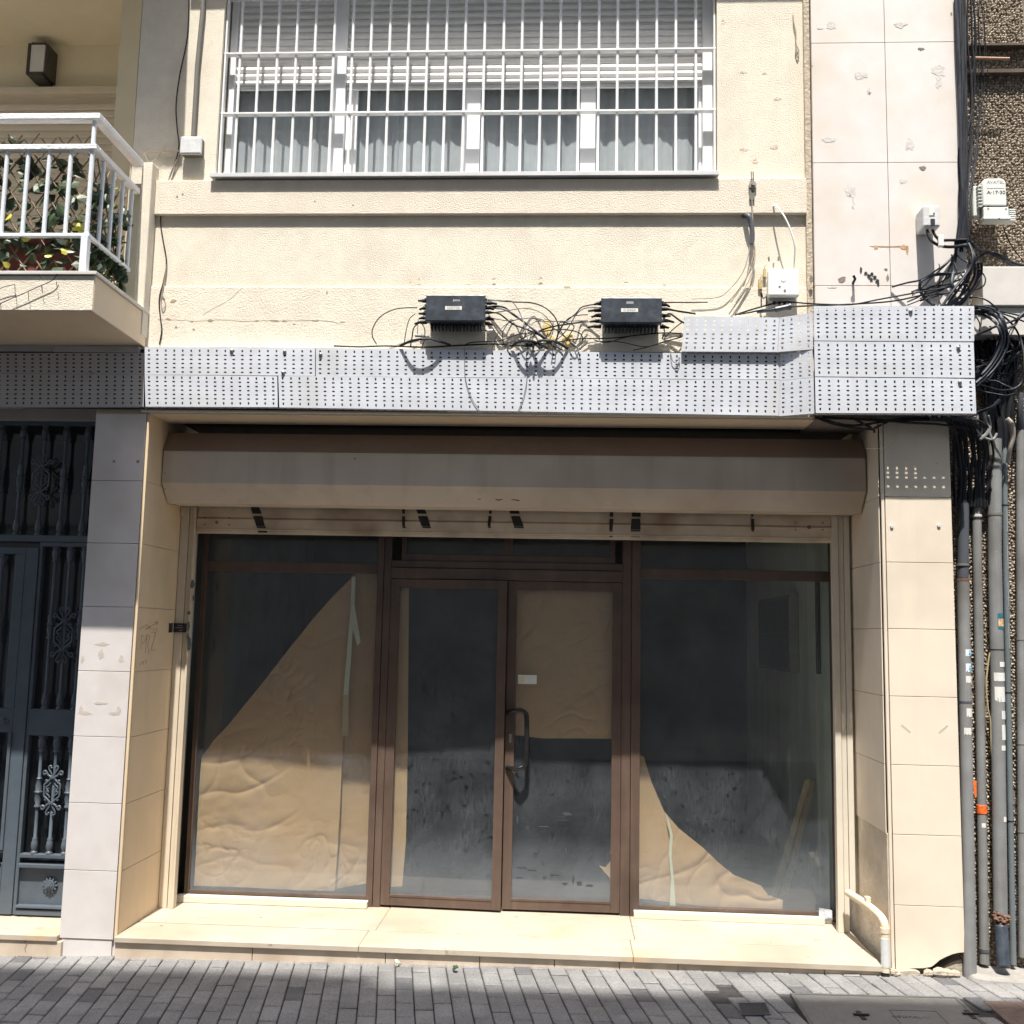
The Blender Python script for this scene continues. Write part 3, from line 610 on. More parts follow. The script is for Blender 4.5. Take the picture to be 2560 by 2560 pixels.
# fuse box on the right wall
def onx(c, x, y): return atx(c, x, y, 2.05)
p0, p1 = onx(SR, 1150, 485), onx(SR, 1283, 775)
FB = thing('fuse_box', 'grey fuse box on the side wall seen through the right shop window', 'fuse box', (2.04, (p0.y+p1.y)/2, p1.z))
y0, y1 = sorted((p0.y, p1.y)); za, zb_ = sorted((p0.z, p1.z))
w = MB(); w.box(1.98, 2.058, y0, y1, za, zb_); w.build('case', mat('fuse_case', (.25, .25, .23), .6, .1), FB, bevel=.006)
w = MB(); w.box(1.972, 1.979, y0+.03, y1-.03, za+.03, (za+zb_)/2-.01); w.box(1.972, 1.979, y0+.03, y1-.03, (za+zb_)/2+.01, zb_-.03); w.build('door', mat('fuse_door', (.12, .12, .115), .5, .1), FB, bevel=.004)
w = MB(); w.box(1.99, 2.04, y0+.05, y1-.2, zb_+.001, zb_+.02); w.build('folded_paper', m_label, FB)
p0, p1 = onx(SR, 1360, 405), onx(SR, 1366, 780)
w = MB(); w.box(2.03, 2.058, p1.y-.02, p1.y+.02, p1.z, p0.z); o = w.build('cable_channel', m_piped); tag(o, 'thin dark vertical trunking on the shop wall right of the fuse box', 'trunking')
# leaning planks
PK = thing('wooden_planks', 'two raw planks leaning on the side wall inside the right window', 'planks', (1.9, 1.3, .2))
for k, (xa, ya, xb, yb) in enumerate(((1215, 1560, 1318, 1205), (1262, 1520, 1336, 1212))):
    a = at(SR, xa, ya, 1.55+.06*k); b = at(SR, xb, yb, 1.6+.06*k); e = b+(a-b)*((b.z-.195)/(b.z-a.z))
    w = MB(); sd = Vector((.024, 0, .008)); th = Vector((0, .012, 0))
    w.hexa([e-sd-th, e+sd-th, e+sd+th, e-sd+th, b-sd-th, b+sd-th, b+sd+th, b-sd+th]); w.build('plank', m_wood, PK, bevel=.002)

# ------------------------------------------------------------------ kraft paper on the panes
def sheet(name, label, c, poly, Y, m=m_paper, amp=.012, cuts=8, fr=3.0, grp='brown paper sheets on the shop glass', cat='paper'):
    import bmesh
    bm = bmesh.new(); vs = []
    pts = [at(c, x, y, Y) for x, y in poly]
    for p in pts: vs.append(bm.verts.new((p.x, p.z, 0)))
    for i in range(len(vs)): bm.edges.new((vs[i], vs[(i+1) % len(vs)]))
    bmesh.ops.triangle_fill(bm, use_beauty=True, edges=bm.edges[:])
    for _ in range(cuts):
        lim = .016; es = [e for e in bm.edges if e.calc_length() > lim]
        if not es: break
        bmesh.ops.subdivide_edges(bm, edges=es, cuts=1); bmesh.ops.triangulate(bm, faces=bm.faces[:]); bmesh.ops.beautify_fill(bm, faces=bm.faces[:], edges=bm.edges[:])
    o0 = Vector((sum(p.x for p in pts)/len(pts), Y, min(p.z for p in pts)))
    for v in bm.verts:
        x, z = v.co.x, v.co.y
        q = Vector((x*fr+z*1.2, z*fr*1.6-x*1.5, 3.7))
        q2 = Vector((x*1.3+z*1.1, z*3.4-x*1.8, 1.3+amp*40)); q3 = Vector((x*2.6-z*2.2, z*1.6+x*2.4, 8.1+amp*40)); w_ = max(0, .35+noise.noise(Vector((x*1.4, z*1.4, 2.2)))*1.5)
        r2_ = max(0, 1-abs(noise.noise(q2))*5); r3_ = max(0, 1-abs(noise.noise(q3))*6)
        d = amp*(.85*noise.noise(q*.30)+.46*w_*r2_**2+.36*w_*r3_**2+.16*w_*noise.noise(q*2.5)+.30*max(0, 1-abs(noise.noise(Vector((x*5.2+z*2.1, z*8.5-x*4.4, 4.4+amp*30)))*5))**2*max(0, noise.noise(Vector((x*2.1, z*2.1, 9.2)))*2)+.22*max(0, 1-abs(noise.noise(Vector((x*9-z*7, z*6+x*8, 2.4+amp*30)))*5))**2*max(0, noise.noise(Vector((x*2.5, z*2.5, 3.2)))*2))
        v.co = Vector((x-o0.x, d, z-o0.z))
    me = bpy.data.meshes.new(name); bm.to_mesh(me); bm.free(); me.materials.append(m); me.shade_smooth()
    o = bpy.data.objects.new(name, me); COL.objects.link(o); o.location = o0
    return tag(o, label, cat, grp)
YP = YF+.03
sheet('paper_sheet', 'large creased brown paper with a diagonal torn edge in the left window', SL, [(778, 388), (768, 520), (752, 700), (742, 880), (736, 1030), (722, 1350), (703, 1655), (560, 1652), (350, 1640), (138, 1632), (150, 1350), (168, 1115), (215, 1050), (280, 980), (340, 905), (430, 795), (520, 680), (620, 555), (700, 465)], YP, amp=.022, fr=4.2)
sheet('paper_sheet', 'narrow wrinkled brown paper strip beside the left mullion', SL, [(800, 372), (880, 375), (868, 800), (850, 1620), (690, 1650), (715, 1030), (735, 620), (770, 390)], YP+.045, amp=.02, fr=5)
sheet('paper_sheet', 'tall thin brown paper strip along the left edge of the ajar door', SL, [(945, 385), (1002, 400), (1000, 700), (997, 1100), (990, 1450), (975, 1635), (905, 1640), (915, 1200), (935, 700)], YP+.01, amp=.008)
sheet('paper_sheet', 'square brown paper covering the upper half of the right door', SR, [(150, 405), (400, 412), (572, 408), (572, 720), (568, 1042), (400, 1040), (250, 1040), (143, 1028), (145, 700)], YP, amp=.02, fr=4)
sheet('paper_sheet', 'small torn brown paper flap at the bottom of the right door', SR, [(572, 1455), (548, 1490), (522, 1500), (532, 1525), (505, 1560), (478, 1552), (520, 1600), (545, 1650), (572, 1690)], YP, amp=.02, fr=7)
sheet('paper_sheet', 'sagging triangular brown paper fallen to the foot of the right window', SR, [(640, 1105), (660, 1115), (690, 1215), (742, 1335), (800, 1402), (900, 1482), (960, 1540), (1020, 1588), (1130, 1632), (1160, 1670), (1220, 1692), (1216, 1732), (1000, 1722), (800, 1705), (640, 1685)], YP, amp=.022, fr=4)
sheet('tape_strip', 'long pale tape strip holding the left window paper', SL, [(772, 392), (788, 390), (783, 480), (770, 700), (758, 865), (738, 865), (752, 700), (766, 520)], YP-.018, m_tape, .003, 2, grp='tape strips on the paper', cat='tape')
sheet('tape_strip', 'short forked end of pale tape hanging in the left window', SL, [(778, 480), (792, 560), (808, 652), (794, 668), (776, 600), (768, 540)], YP-.022, m_tape, .003, 2, grp='tape strips on the paper', cat='tape')
sheet('tape_strip', 'tan tape tail below the pale tape strip', SL, [(738, 866), (760, 866), (756, 1030), (734, 1030)], YP-.020, mat('tan_tape', (.52, .38, .25), .7, .05), .003, 2, grp='tape strips on the paper', cat='tape')
sheet('tape_strip', 'pale wavy tape strip down the fallen right window paper', SR, [(748, 1340), (762, 1375), (776, 1430), (772, 1520), (780, 1600), (788, 1715), (764, 1718), (768, 1600), (760, 1500), (765, 1430)], YP-.022, m_tape, .003, 2, grp='tape strips on the paper', cat='tape')
sheet('tape_strip', 'white tape edge hanging by the right door stile', SR, [(556, 1042), (568, 1042), (572, 1150), (566, 1305), (561, 1300), (566, 1150)], YP-.012, m_label, .002, 2, grp='tape strips on the paper', cat='tape')
a = at(SR, 153, 784, YF-.004); b = at(SR, 228, 822, YF-.004)
K = thing('door_notice', 'small white notice stuck on the right door above the handle', 'notice', (a.x, a.y, b.z))
w = MB(); w.box(a.x, b.x, YF-.004, YF-.002, b.z, a.z); w.build('sheet', m_label, K)
w = MB(); w.box(a.x+.008, a.x+.045, YF-.0052, YF-.0042, b.z+.012, a.z-.012); w.build('print', mat('faded_yellow', (.72, .66, .38), .7, .1), K)
q = sheet('crumpled_flyer', 'crumpled grey printed flyer at the foot of the right window', SR, [(1365, 1722), (1410, 1730), (1420, 1735), (1418, 1790), (1400, 1795), (1365, 1780)], .80, m_news, .03, 3, 30, grp=None, cat='flyer')

# ------------------------------------------------------------------ upper window
W = thing('apartment_window', 'wide white window with half lowered blinds and curtains behind the bars', 'window', (-.53, .15, 4.97))
x0, x1, zs0 = -2.165, 1.105, 4.991
f = MB(); 
def px_(xD): return at(D, xD, 240, .13).x
m0, m1 = px_(626), px_(650)
def vb(a, b, y0=.11, y1=.18, z0=zs0+.001, z1=6.9): f.box(a, b, y0, y1, z0, z1)
vb(x0+.012, px_(440)); vb(px_(1325), x1-.012); vb(m0, m1)
f.box(px_(440), m0, .135, .19, zs0+.001, zs0+.03); f.box(m1, px_(1325), .135, .19, zs0+.001, zs0+.03)
f.build('frame', m_alu, W, bevel=.004)
def sash(a, b, yy, lw=.05, rw=.05):
    f2 = MB(); f2.box(a, a+lw, yy-.016, yy+.016, zs0+.03, 6.8); f2.box(b-rw, b, yy-.016, yy+.016, zs0+.03, 6.8); f2.box(a+lw, b-rw, yy-.015, yy+.015, zs0+.03, zs0+.075)
    s = f2.build('sash', m_alu, W, bevel=.003)
    g = MB(); g.add([(a+lw, yy, zs0+.075), (b-rw, yy, zs0+.075), (b-rw, yy, 6.8), (a+lw, yy, 6.8)], [(0, 1, 2, 3)]); g.build('pane', m_glassw, s)
f2 = MB(); f2.add([(px_(440), .17, zs0+.03), (m0, .17, zs0+.03), (m0, .17, 6.8), (px_(440), .17, 6.8)], [(0, 1, 2, 3)]); f2.build('pane', m_glassw, W)
sash(m1+.004, px_(905), .165, .075, .10); sash(px_(870), px_(1112), .20, .10, .05); sash(px_(1095), px_(1325)-.002, .165, .10, .02)
def blind(a, b, mtl, zb, y, step=.0485, top=6.85, parent=W, nm='roller_blind'):
    p = []; n = int((top-zb)/step)
    for i in range(n):
        z = zb+i*step
        p += [(y+.004, z), (y-.004, z+.006), (y-.009, z+step*.5), (y-.004, z+step-.006), (y+.004, z+step-.001)]
    pr = p+[(y+.02, top), (y+.02, zb)]
    m_ = MB(); vs = [(a, *q) for q in p]+[(b, *q) for q in p]; k = len(p)
    m_.add(vs, [(i, i+1, i+1+k, i+k) for i in range(k-1)]); m_.box(a, b, y-.008, y+.012, zb-.022, zb-.001)
    return m_.build(nm, mtl, parent, smooth=True, angle=25)
zbl = at(D, 530, 163, .135).z
blind(px_(440)+.002, m0-.002, m_blind, zbl, .14); blind(m1+.002, px_(1325)-.002, m_blind, zbl-.005, .14)
c_ = MB(); n = 420; vs = []; yc = .245
for i in range(n+1):
    x = x0+.05+(x1-x0-.1)*i/n; d = .009*math.sin(x*46+2*math.sin(x*3.1))+.004*math.sin(x*97+1.3)
    if -1.0 < x < -.62: d = .006*math.sin(x*60)
    vs += [(x, yc+d, zs0), (x, yc+d*.8, 6.9)]
c_.add(vs, [(2*i, 2*i+2, 2*i+3, 2*i+1) for i in range(n)]); c_.build('curtain', m_curtain, W, smooth=True)
w = MB(); w.box(x0-.012, x1+.002, -.068, .16, 4.968, 4.99); w.box(x0-.012, x1+.002, -.072, -.0685, 4.962, 4.989); w.build('sill', mat('grey_white_sill', (.60, .60, .59), .5, .06, 8, stain=.15), W, bevel=.002)
w = MB(); w.box(x0, x1, .6, .62, 4.6, 7.2); w.box(x0-.02, x1+.02, .261, .62, 4.58, 4.94); w.box(x0-.1, x0+.005, .262, .6, 4.94, 7.2); w.box(x1-.005, x1+.1, .262, .6, 4.94, 7.2); w.build('room_behind', m_hall, W)
# grille
G = thing('window_grille', 'white painted iron bar grille across the upper window', 'grille', (-.53, .045, 4.98))
yg = .045
def gx(xD, yD=213): return at(D, xD, yD, yg).x
for zD in (213, 99):
    z = at(D, 880, zD, yg).z; w = MB(); w.box(x0+.003, x1-.003, yg-.02, yg+.02, z-.006, z+.006); w.build('rail', m_white, G, bevel=.002)
z = at(D, 880, 2, yg).z
w = MB(); w.box(x0+.003, x1-.003, yg-.02, yg+.02, z+.03, z+.042); w.build('rail', m_white, G, bevel=.002)
for xx in (x0+.012, x1-.012):
    w = MB(); w.box(xx-.006, xx+.006, yg-.019, yg+.019, 4.991, 6.9); w.build('end_post', m_white, G, bevel=.002)
xa, xb = gx(447.7), gx(1312)
proto = None
for i in range(25):
    xx = xa+(xb-xa)*i/24+random.uniform(-.003, .003)
    if proto is None:
        w = MB(); w.tube([(xx, yg, 4.991), (xx, yg, 6.9)], .0095, 10); proto = w.build('bar', m_white, G, smooth=True); bx0 = xx
    else:
        o = proto.copy(); COL.objects.link(o); o.parent = G; o.location.x = xx-bx0
w = MB()
for xx in ((xa+xb)/2,): pass

# ------------------------------------------------------------------ perforated covers
def perforated(mb, A, Bp, Cp, Dp, ncol, pattern, sw=.0185, sh=.0098):
    "A top-left, B top-right, C bottom-right, D bottom-left; slotted sheet"
    A, Bp, Cp, Dp = map(Vector, (A, Bp, Cp, Dp)); tw = sum(h for h, k in pattern)
    ux = (Bp-A).normalized(); uz = (Dp-A).normalized(); z0 = 0
    def P(u, v):
        p = (A*(1-u)+Bp*u)*(1-v)+(Dp*(1-u)+Cp*u)*v
        p.y += .0018*noise.noise((p.x*2.2, p.z*7, 1.7))+.0007*noise.noise((p.x*7, p.z*14, 5.1)); return p
    for h, k in pattern:
        v0, v1 = z0/tw, (z0+h)/tw; z0 += h; vm = (v0+v1)/2
        for i in range(ncol):
            u0, u1 = i/ncol, (i+1)/ncol; um = (u0+u1)/2
            O = [P(u0, v0), P(um, v0), P(u1, v0), P(u1, vm), P(u1, v1), P(um, v1), P(u0, v1), P(u0, vm)]
            if k == '-':
                mb.add(O, [(0, 1, 2, 3, 4, 5, 6, 7)]); continue
            c = P(um, vm); a, b = (sw/2, sh/2) if k == 'h' else (sh/2, sw/2); q = .55
            I = [c-ux*a*(q if k == 'v' else .72)-uz*b*(q if k == 'h' else .72), c-uz*b, c+ux*a*(q if k == 'v' else .72)-uz*b*(q if k == 'h' else .72), c+ux*a, c+ux*a*(q if k == 'v' else .72)+uz*b*(q if k == 'h' else .72), c+uz*b, c-ux*a*(q if k == 'v' else .72)+uz*b*(q if k == 'h' else .72), c-ux*a]
            if k == 'h':
                I[0] = c-ux*a*.68-uz*b; I[2] = c+ux*a*.68-uz*b; I[4] = c+ux*a*.68+uz*b; I[6] = c-ux*a*.68+uz*b
            else:
                I[0] = c-ux*a-uz*b*.68; I[2] = c+ux*a-uz*b*.68; I[4] = c+ux*a+uz*b*.68; I[6] = c-ux*a+uz*b*.68
            mb.add(O+I, [(j, (j+1) % 8, (j+1) % 8+8, j+8) for j in range(8)])
TR = 'perforated cable covers along the facade'
six = [(.008, '-'), (.029, 'v')]+[(.0265, 'h')]*5+[(.029, 'v'), (.008, '-')]
upper = [(.008, '-'), (.029, 'v')]+[(.0265, 'h')]*5+[(.004, '-')]
lower = [(.004, '-'), (.024, 'v')]+[(.0265, 'h')]*5+[(.029, 'v'), (.008, '-')]
def cover(label, quad, ys, pattern, m=m_tray, back=.055, lip=True, screws=()):
    (xa, ya), (xb, yb), (xc, yc_), (xd, yd) = quad; y0, y1 = ys
    A = at(D, xa, ya, y0); Bp = at(D, xb, yb, y1); Cp = at(D, xc, yc_, y1); Dp = at(D, xd, yd, y0)
    r = thing('perforated_cover', label, 'cable cover', (A+Cp)/2, TR)
    n = max(2, round((Bp-A).length/.0543)); w = MB(); perforated(w, A, Bp, Cp, Dp, n, pattern); s = w.build('sheet', m, r)
    bk = Vector((0, back, 0)); w = MB()
    def fl(p, q, n2, flat=False):
        if flat: w.add([p, q, q+bk, p+bk], [(0, 1, 2, 3)])
        else: perforated(w, p, q, q+bk, p+bk, n2, [(.02, '-'), (.02, 'h'), (.014, '-')])
    fl(A, Bp, n, True); w.build('top_flange', m, r); w = MB(); fl(Dp, Cp, n); w.build('bottom_flange', m, r)
    pass
    w = MB()
    for sx, sy in screws:
        p = at(D, sx, sy, (y0+y1)/2-.002); w.lathe((p.x, p.y, p.z), [(.001, -.012), (.008, -.010), (.012, -.004), (.012, .004), (.008, .010), (.001, .012)], 12)
    if screws: w.each('screw', m_screw, r, smooth=True)
    return r
YT, YK = -.07, -.20
cover('upper left perforated cover with two bolts along its top row', [(273, 654.5), (594.5, 656), (594.5, 709), (273, 706.5)], (YT, YT), upper, screws=((437, 662), (537, 663)))
cover('lower left perforated cover ending at a slipped joint', [(273, 707), (523, 710), (524, 768), (274.5, 767)], (YT-.003, YT-.003), lower)
cover('long upper perforated cover crossed by cable shadows under the splice boxes', [(596, 656), (1471, 669), (1470, 716), (596, 709.5)], (YT, YT), upper, screws=((605, 669),))
cover('long lower perforated cover above the shutter box', [(525, 709), (1471, 717), (1469, 784), (527, 768.5)], (YT-.003, YT-.003), lower, screws=((534, 703),))
cover('short grey perforated cover set above the main row left of the bend', [(1292, 597), (1470, 599), (1467, 664), (1286, 663)], (-.10, -.10), six)
cover('angled top perforated cover rising to the bend', [(1470.5, 599), (1533, 590), (1534, 659), (1467.5, 664)], (-.10, YK), six)
cover('angled middle perforated cover at the bend', [(1471.5, 668), (1533, 661), (1535, 712), (1470, 718)], (YT, YK), upper)
cover('angled bottom perforated cover at the bend', [(1470, 718.5), (1535, 712.5), (1536.5, 780), (1469.5, 785)], (YT, YK), six)
cover('top perforated cover on the projecting right end', [(1535, 577.5), (1838, 577.5), (1838, 643.5), (1536, 642.5)], (YK, YK), six, screws=((1718, 587),))
cover('middle perforated cover on the projecting right end', [(1536, 644), (1837, 646), (1839.5, 712.5), (1537.5, 710)], (YK-.002, YK-.002), six, screws=((1808, 656),))
cover('bottom perforated cover on the projecting right end', [(1537.5, 711.5), (1839.5, 714.5), (1842, 780), (1539, 779)], (YK-.004, YK-.004), six, screws=((1811, 721),))
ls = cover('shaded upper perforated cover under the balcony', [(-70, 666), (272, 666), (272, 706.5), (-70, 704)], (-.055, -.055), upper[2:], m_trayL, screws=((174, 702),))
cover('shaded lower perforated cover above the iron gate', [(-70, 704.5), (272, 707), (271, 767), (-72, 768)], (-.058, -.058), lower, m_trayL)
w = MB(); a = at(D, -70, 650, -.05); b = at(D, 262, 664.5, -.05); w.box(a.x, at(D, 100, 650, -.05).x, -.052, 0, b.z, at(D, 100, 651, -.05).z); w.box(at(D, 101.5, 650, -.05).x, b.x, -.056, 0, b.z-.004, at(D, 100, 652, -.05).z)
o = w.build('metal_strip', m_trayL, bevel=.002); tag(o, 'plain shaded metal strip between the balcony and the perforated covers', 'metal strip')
# flat near-black backing added behind the covers so their slots stay dark
DC = thing('slot_backing', 'near-black backing added behind the perforated covers to darken their slots', 'backing', (0, -.02, 3.45))
w = MB(); w.box(-4.6, 1.5, -.030, -.014, 3.43, 3.82); w.build('black_backing', m_trayin, DC)
w = MB(); a, b = at(D, 1545, 600, -.13), at(D, 1832, 775, -.13); w.box(a.x, b.x, -.135, -.07, b.z, at(D, 1600, 585, -.13).z)
w.build('black_backing', m_trayin, DC)

# ------------------------------------------------------------------ cables
def cable(label, c, pts, r, m=m_black, grp=None, sub=6, name='cable', n=6, wig=0):
    q = [at(c, *p) if len(p) == 3 else at(p[3], p[0], p[1], p[2]) for p in pts]
    if wig: q = [p+Vector((random.uniform(-wig, wig), random.uniform(-wig, wig), random.uniform(-wig, wig))) for p in q]
    w = MB(); w.tube(q, r, n, sub=sub); o = w.build(name, m, smooth=True, angle=60)
    return tag(o, label, 'cable', grp)

# splice boxes
def splice(name_label, pL, pR, pB, num, logo, D0=.165):
    a = at(cB, *pL, -D0); b = at(cB, *pR, -D0); z0 = at(cB, *pB, -D0).z
    r = thing('splice_box', name_label, 'splice box', ((a.x+b.x)/2, -.02, z0), 'splice boxes on the render')
    zt = a.z
    w = MB(); w.box(a.x, b.x, -D0, -D0+.05, z0, zt); lid = w.build('lid', m_splice, r, bevel=.006)
    w = MB(); w.box(a.x+.012, b.x-.012, -D0+.0505, -.03, z0+.008, zt-.008); w.build('body', m_splice, r, bevel=.006)
    w = MB(); k = 15
    for i in range(k):
        xx = a.x+.03+(b.x-a.x-.06)*i/(k-1); w.box(xx-.005, xx+.005, -D0+.055, -.04, z0-.03, z0+.0075)
    w.build('cooling_fins', m_splice, r, bevel=.002)
    w = MB(); w.box((a.x+b.x)/2-.11, (a.x+b.x)/2-.07, -.032, -.013, zt-.03, zt+.035); w.box((a.x+b.x)/2+.07, (a.x+b.x)/2+.11, -.032, -.013, zt-.03, zt+.035); w.each('bracket', m_screw, r)
    xm = (a.x+b.x)/2-.012
    w = MB(); w.box(xm-.052, xm+.052, -D0-.0012, -D0+.001, (z0+zt)/2-.012, (z0+zt)/2+.011); lb = w.build('number_label', m_label, lid)
    text('number', num, .024, (xm, -D0-.0016, (z0+zt)/2-.0005), m_inkg, lb, wide=1.15)
    if logo: text('logo', 'jnnu.', .022, (xm+.02, -D0-.0006, zt-.035), m_label, lid, wide=1.1)
    else:
        w = MB(); w.box(xm-.02, xm+.024, -D0-.0006, -D0+.001, zt-.042, zt-.026); w.build('maker_plate', m_inkg, lid)
    w = MB()
    for s in (-1, 1):
        xs_ = a.x if s < 0 else b.x
        for i in range(5):
            z = zt-.03-i*.033; L_ = random.uniform(.04, .085); y = -D0+random.uniform(.03, .09)
            w.tube([(xs_-s*.005, y, z), (xs_+s*L_*.5, y, z), (xs_+s*L_*.5, y, z), (xs_+s*L_, y+.004, z-random.uniform(-.004, .012))], [.013, .012, .009, .006], 8)
    w.each('cable_gland', m_black, r, smooth=True, angle=50)
    for xx in (a.x-.004, b.x+.004):
        w = MB()
        for i in range(4): w.box(xx-.006, xx+.006, -D0+.006, -D0+.03, zt-.03-i*.04, zt-.018-i*.04)
        w.each('latch', m_splice, lid, bevel=.002)
    return a, b, z0, zt
splice('left black splice box with a white number label and a logo', (380, 130), (722, 130), (380, 282), '500700', True)
splice('right black splice box with a white number label and a blank plate', (1387, 145), (1737, 143), (1387, 292), '0·0464', False)
w = MB()
p = at(cX, 1400, 692, -.12); w.tube([p+Vector((-.03, 0, 0)), p+Vector((.035, 0, .004))], .008, 8)
o = w.build('steel_clip', m_screw, smooth=True); tag(o, 'small shiny clip dangling under the left splice box', 'clip')
w = MB(); p = at(cX, 320, 768, -.09); w.tube([p+Vector((-.03, 0, 0)), p+Vector((.03, 0, -.003))], .009, 8)
o = w.build('cable_connector', m_pipeb, smooth=True); tag(o, 'loose grey connector hanging left of the left splice box', 'connector')
G1 = 'thin cables around the splice boxes'
LC = 'thin black cable looping between the two splice boxes'
Y1 = -.09
cable('long thin cable curving out left of the left splice box down to the covers', cB, [(330, 205, Y1), (210, 212, -.1), (120, 255, -.1), (75, 320, -.1), (72, 370, -.09), (95, 415, -.05)], .0035, grp=G1)
cable('short cable drop left of the left splice box', cB, [(318, 240, Y1), (285, 270, Y1), (265, 340, -.08), (252, 430, -.05)], .003, grp=G1)
cable('double cable drop beside the left splice box connector', cB, [(345, 290, Y1), (310, 320, Y1), (300, 370, Y1), (290, 430, -.06)], .0045, grp=G1)
cable('thin lead holding the loose grey connector', cB, [(335, 270, Y1), (332, 320, Y1), (330, 362, Y1)], .002, grp=G1)
cable('looped lead right of the loose grey connector', cB, [(352, 290, Y1), (372, 330, Y1), (370, 390, Y1), (355, 432, -.06)], .003, grp=G1)
cable('grey cable lying along the top edge of the long cover', cB, [(-150, 425, -.05), (0, 430, -.05), (150, 425, -.06), (380, 432, -.06), (600, 420, -.06), (800, 415, -.07), (1000, 430, -.05)], .005, m_black, G1)
for pts, r in (
    ([(735, 165), (820, 165), (880, 175), (930, 260), (950, 340), (930, 400), (850, 440)], .0035),
    ([(735, 160), (880, 172), (1000, 180), (1090, 225), (1140, 310), (1120, 440)], .004),
    ([(730, 200), (820, 200), (880, 245), (960, 300), (1080, 400), (1160, 445)], .006),
    ([(730, 205), (830, 215), (920, 270), (1000, 330), (1150, 440)], .006),
    ([(740, 235), (800, 240), (880, 300), (960, 330), (1060, 380), (1130, 445)], .005),
    ([(740, 240), (860, 220), (960, 210), (1050, 240), (1110, 320), (1080, 400), (1010, 420), (960, 370), (1000, 290), (1100, 285), (1300, 280)], .003),
    ([(740, 260), (850, 280), (980, 265), (1080, 300), (1160, 360), (1260, 440)], .003),
    ([(760, 440), (800, 340), (880, 280), (1000, 265), (1060, 280)], .003),
    ([(870, 270), (820, 350), (840, 430), (900, 400), (980, 360), (1080, 320), (1180, 300), (1310, 280)], .003),
    ([(600, 425), (640, 405), (800, 395), (900, 360), (1000, 350), (1150, 330), (1260, 350), (1280, 400), (1240, 430), (1200, 380), (1230, 310), (1150, 290), (1160, 350), (1230, 420), (1270, 445)], .0035),
    ([(950, 300), (920, 370), (1000, 420), (1120, 395), (1190, 330), (1240, 250), (1290, 210), (1380, 205)], .003),
    ([(1100, 445), (1130, 380), (1170, 300), (1240, 240), (1280, 200), (1380, 182)], .004),
    ([(1120, 445), (1150, 330), (1210, 260), (1310, 245)], .003),
    ([(960, 440), (970, 390), (1060, 330), (1200, 300), (1340, 285)], .003),
    ([(830, 430), (880, 400), (1080, 410), (1250, 385), (1450, 380), (1620, 360), (1750, 350), (1850, 355)], .004),
    ([(1270, 440), (1330, 405), (1480, 400), (1640, 430), (1750, 400), (1850, 375)], .003),
    ([(1570, 450), (1640, 435), (1760, 400), (1850, 370)], .003),
    ([(1345, 390), (1420, 405), (1550, 370), (1750, 350)], .003),
    ([(900, 400), (960, 440), (1080, 370), (1110, 290), (1060, 270)], .003),
    ([(985, 360), (980, 400), (1040, 430), (1080, 350)], .003)):
    cable(LC, cB, [(x, y, -.075+.03*math.sin(i*2.1+x*.01)) for i, (x, y) in enumerate(pts)], r, random.choice([m_black, m_black, m_greyc]), 'tangled cables between the splice boxes')
for k, (pts, lb) in enumerate((
    ([(1740, 175), (1860, 175), (2000, 174)], 'straight thin cable leaving the top right of the right splice box'),
    ([(1750, 210), (1830, 225), (1930, 240)], 'thick gland lead at the right of the right splice box'),
    ([(1745, 270), (1780, 240), (1840, 280), (1880, 300)], 'crossing lead at the lower right of the right splice box'),
    ([(1750, 380), (1800, 330), (1850, 290)], 'slanting lead below the right splice box'),
    ([(1740, 300), (1752, 350), (1740, 385), (1800, 372), (1850, 365)], 'drooping lead below the right splice box'))):
    cable(lb, cB, [(x, y, -.09) for x, y in pts], .006 if k in (1, 2) else .004, grp=G1)
# drooping loops that hang in front of the long cover
cable('long thin cable sagging in front of the covers left of centre', cB, [(600, 440, -.078), (605, 600, -.082), (640, 720, -.082), (690, 800, -.08)], .0022, m_greyc, 'thin cables hanging over the covers')
cable('long thin cable sagging in front of the covers right of centre', cB, [(955, 440, -.078), (960, 600, -.082), (945, 700, -.082), (910, 800, -.08)], .0022, m_greyc, 'thin cables hanging over the covers')
cable('little cable curl hanging by the short grey cover', cB, [(1785, 455, -.08), (1795, 505, -.085), (1815, 520, -.085), (1838, 490, -.085), (1830, 530, -.085), (1812, 545, -.08)], .0025, m_greyc, 'thin cables hanging over the covers')
# bulky knot of cables sticking out above the covers (casts the shadow on them)
for k, pts in enumerate(([(230, 425), (300, 395), (400, 385), (520, 420)], [(870, 430), (930, 395), (1000, 400), (1080, 440)], [(980, 430), (1040, 395), (1120, 400), (1195, 440)])):
    cable('black cable loop standing out over the top of the long cover', cB, [(x, y, -.075-.075*math.sin(math.pi*i/3)) for i, (x, y) in enumerate(pts)], .008, m_black, 'cable loops over the covers')
w = MB()
for i in range(9):
    p = at(cB, 950+i*9, 405+(i % 3)*10, -.12); w.tube([p, p+Vector((random.uniform(-.05, .05), -.02, random.uniform(-.06, .03)))], .007, 6)
o = w.build('cable_knot', m_black, smooth=True); tag(o, 'dark knot of cable ends resting above the long cover', 'cable knot')

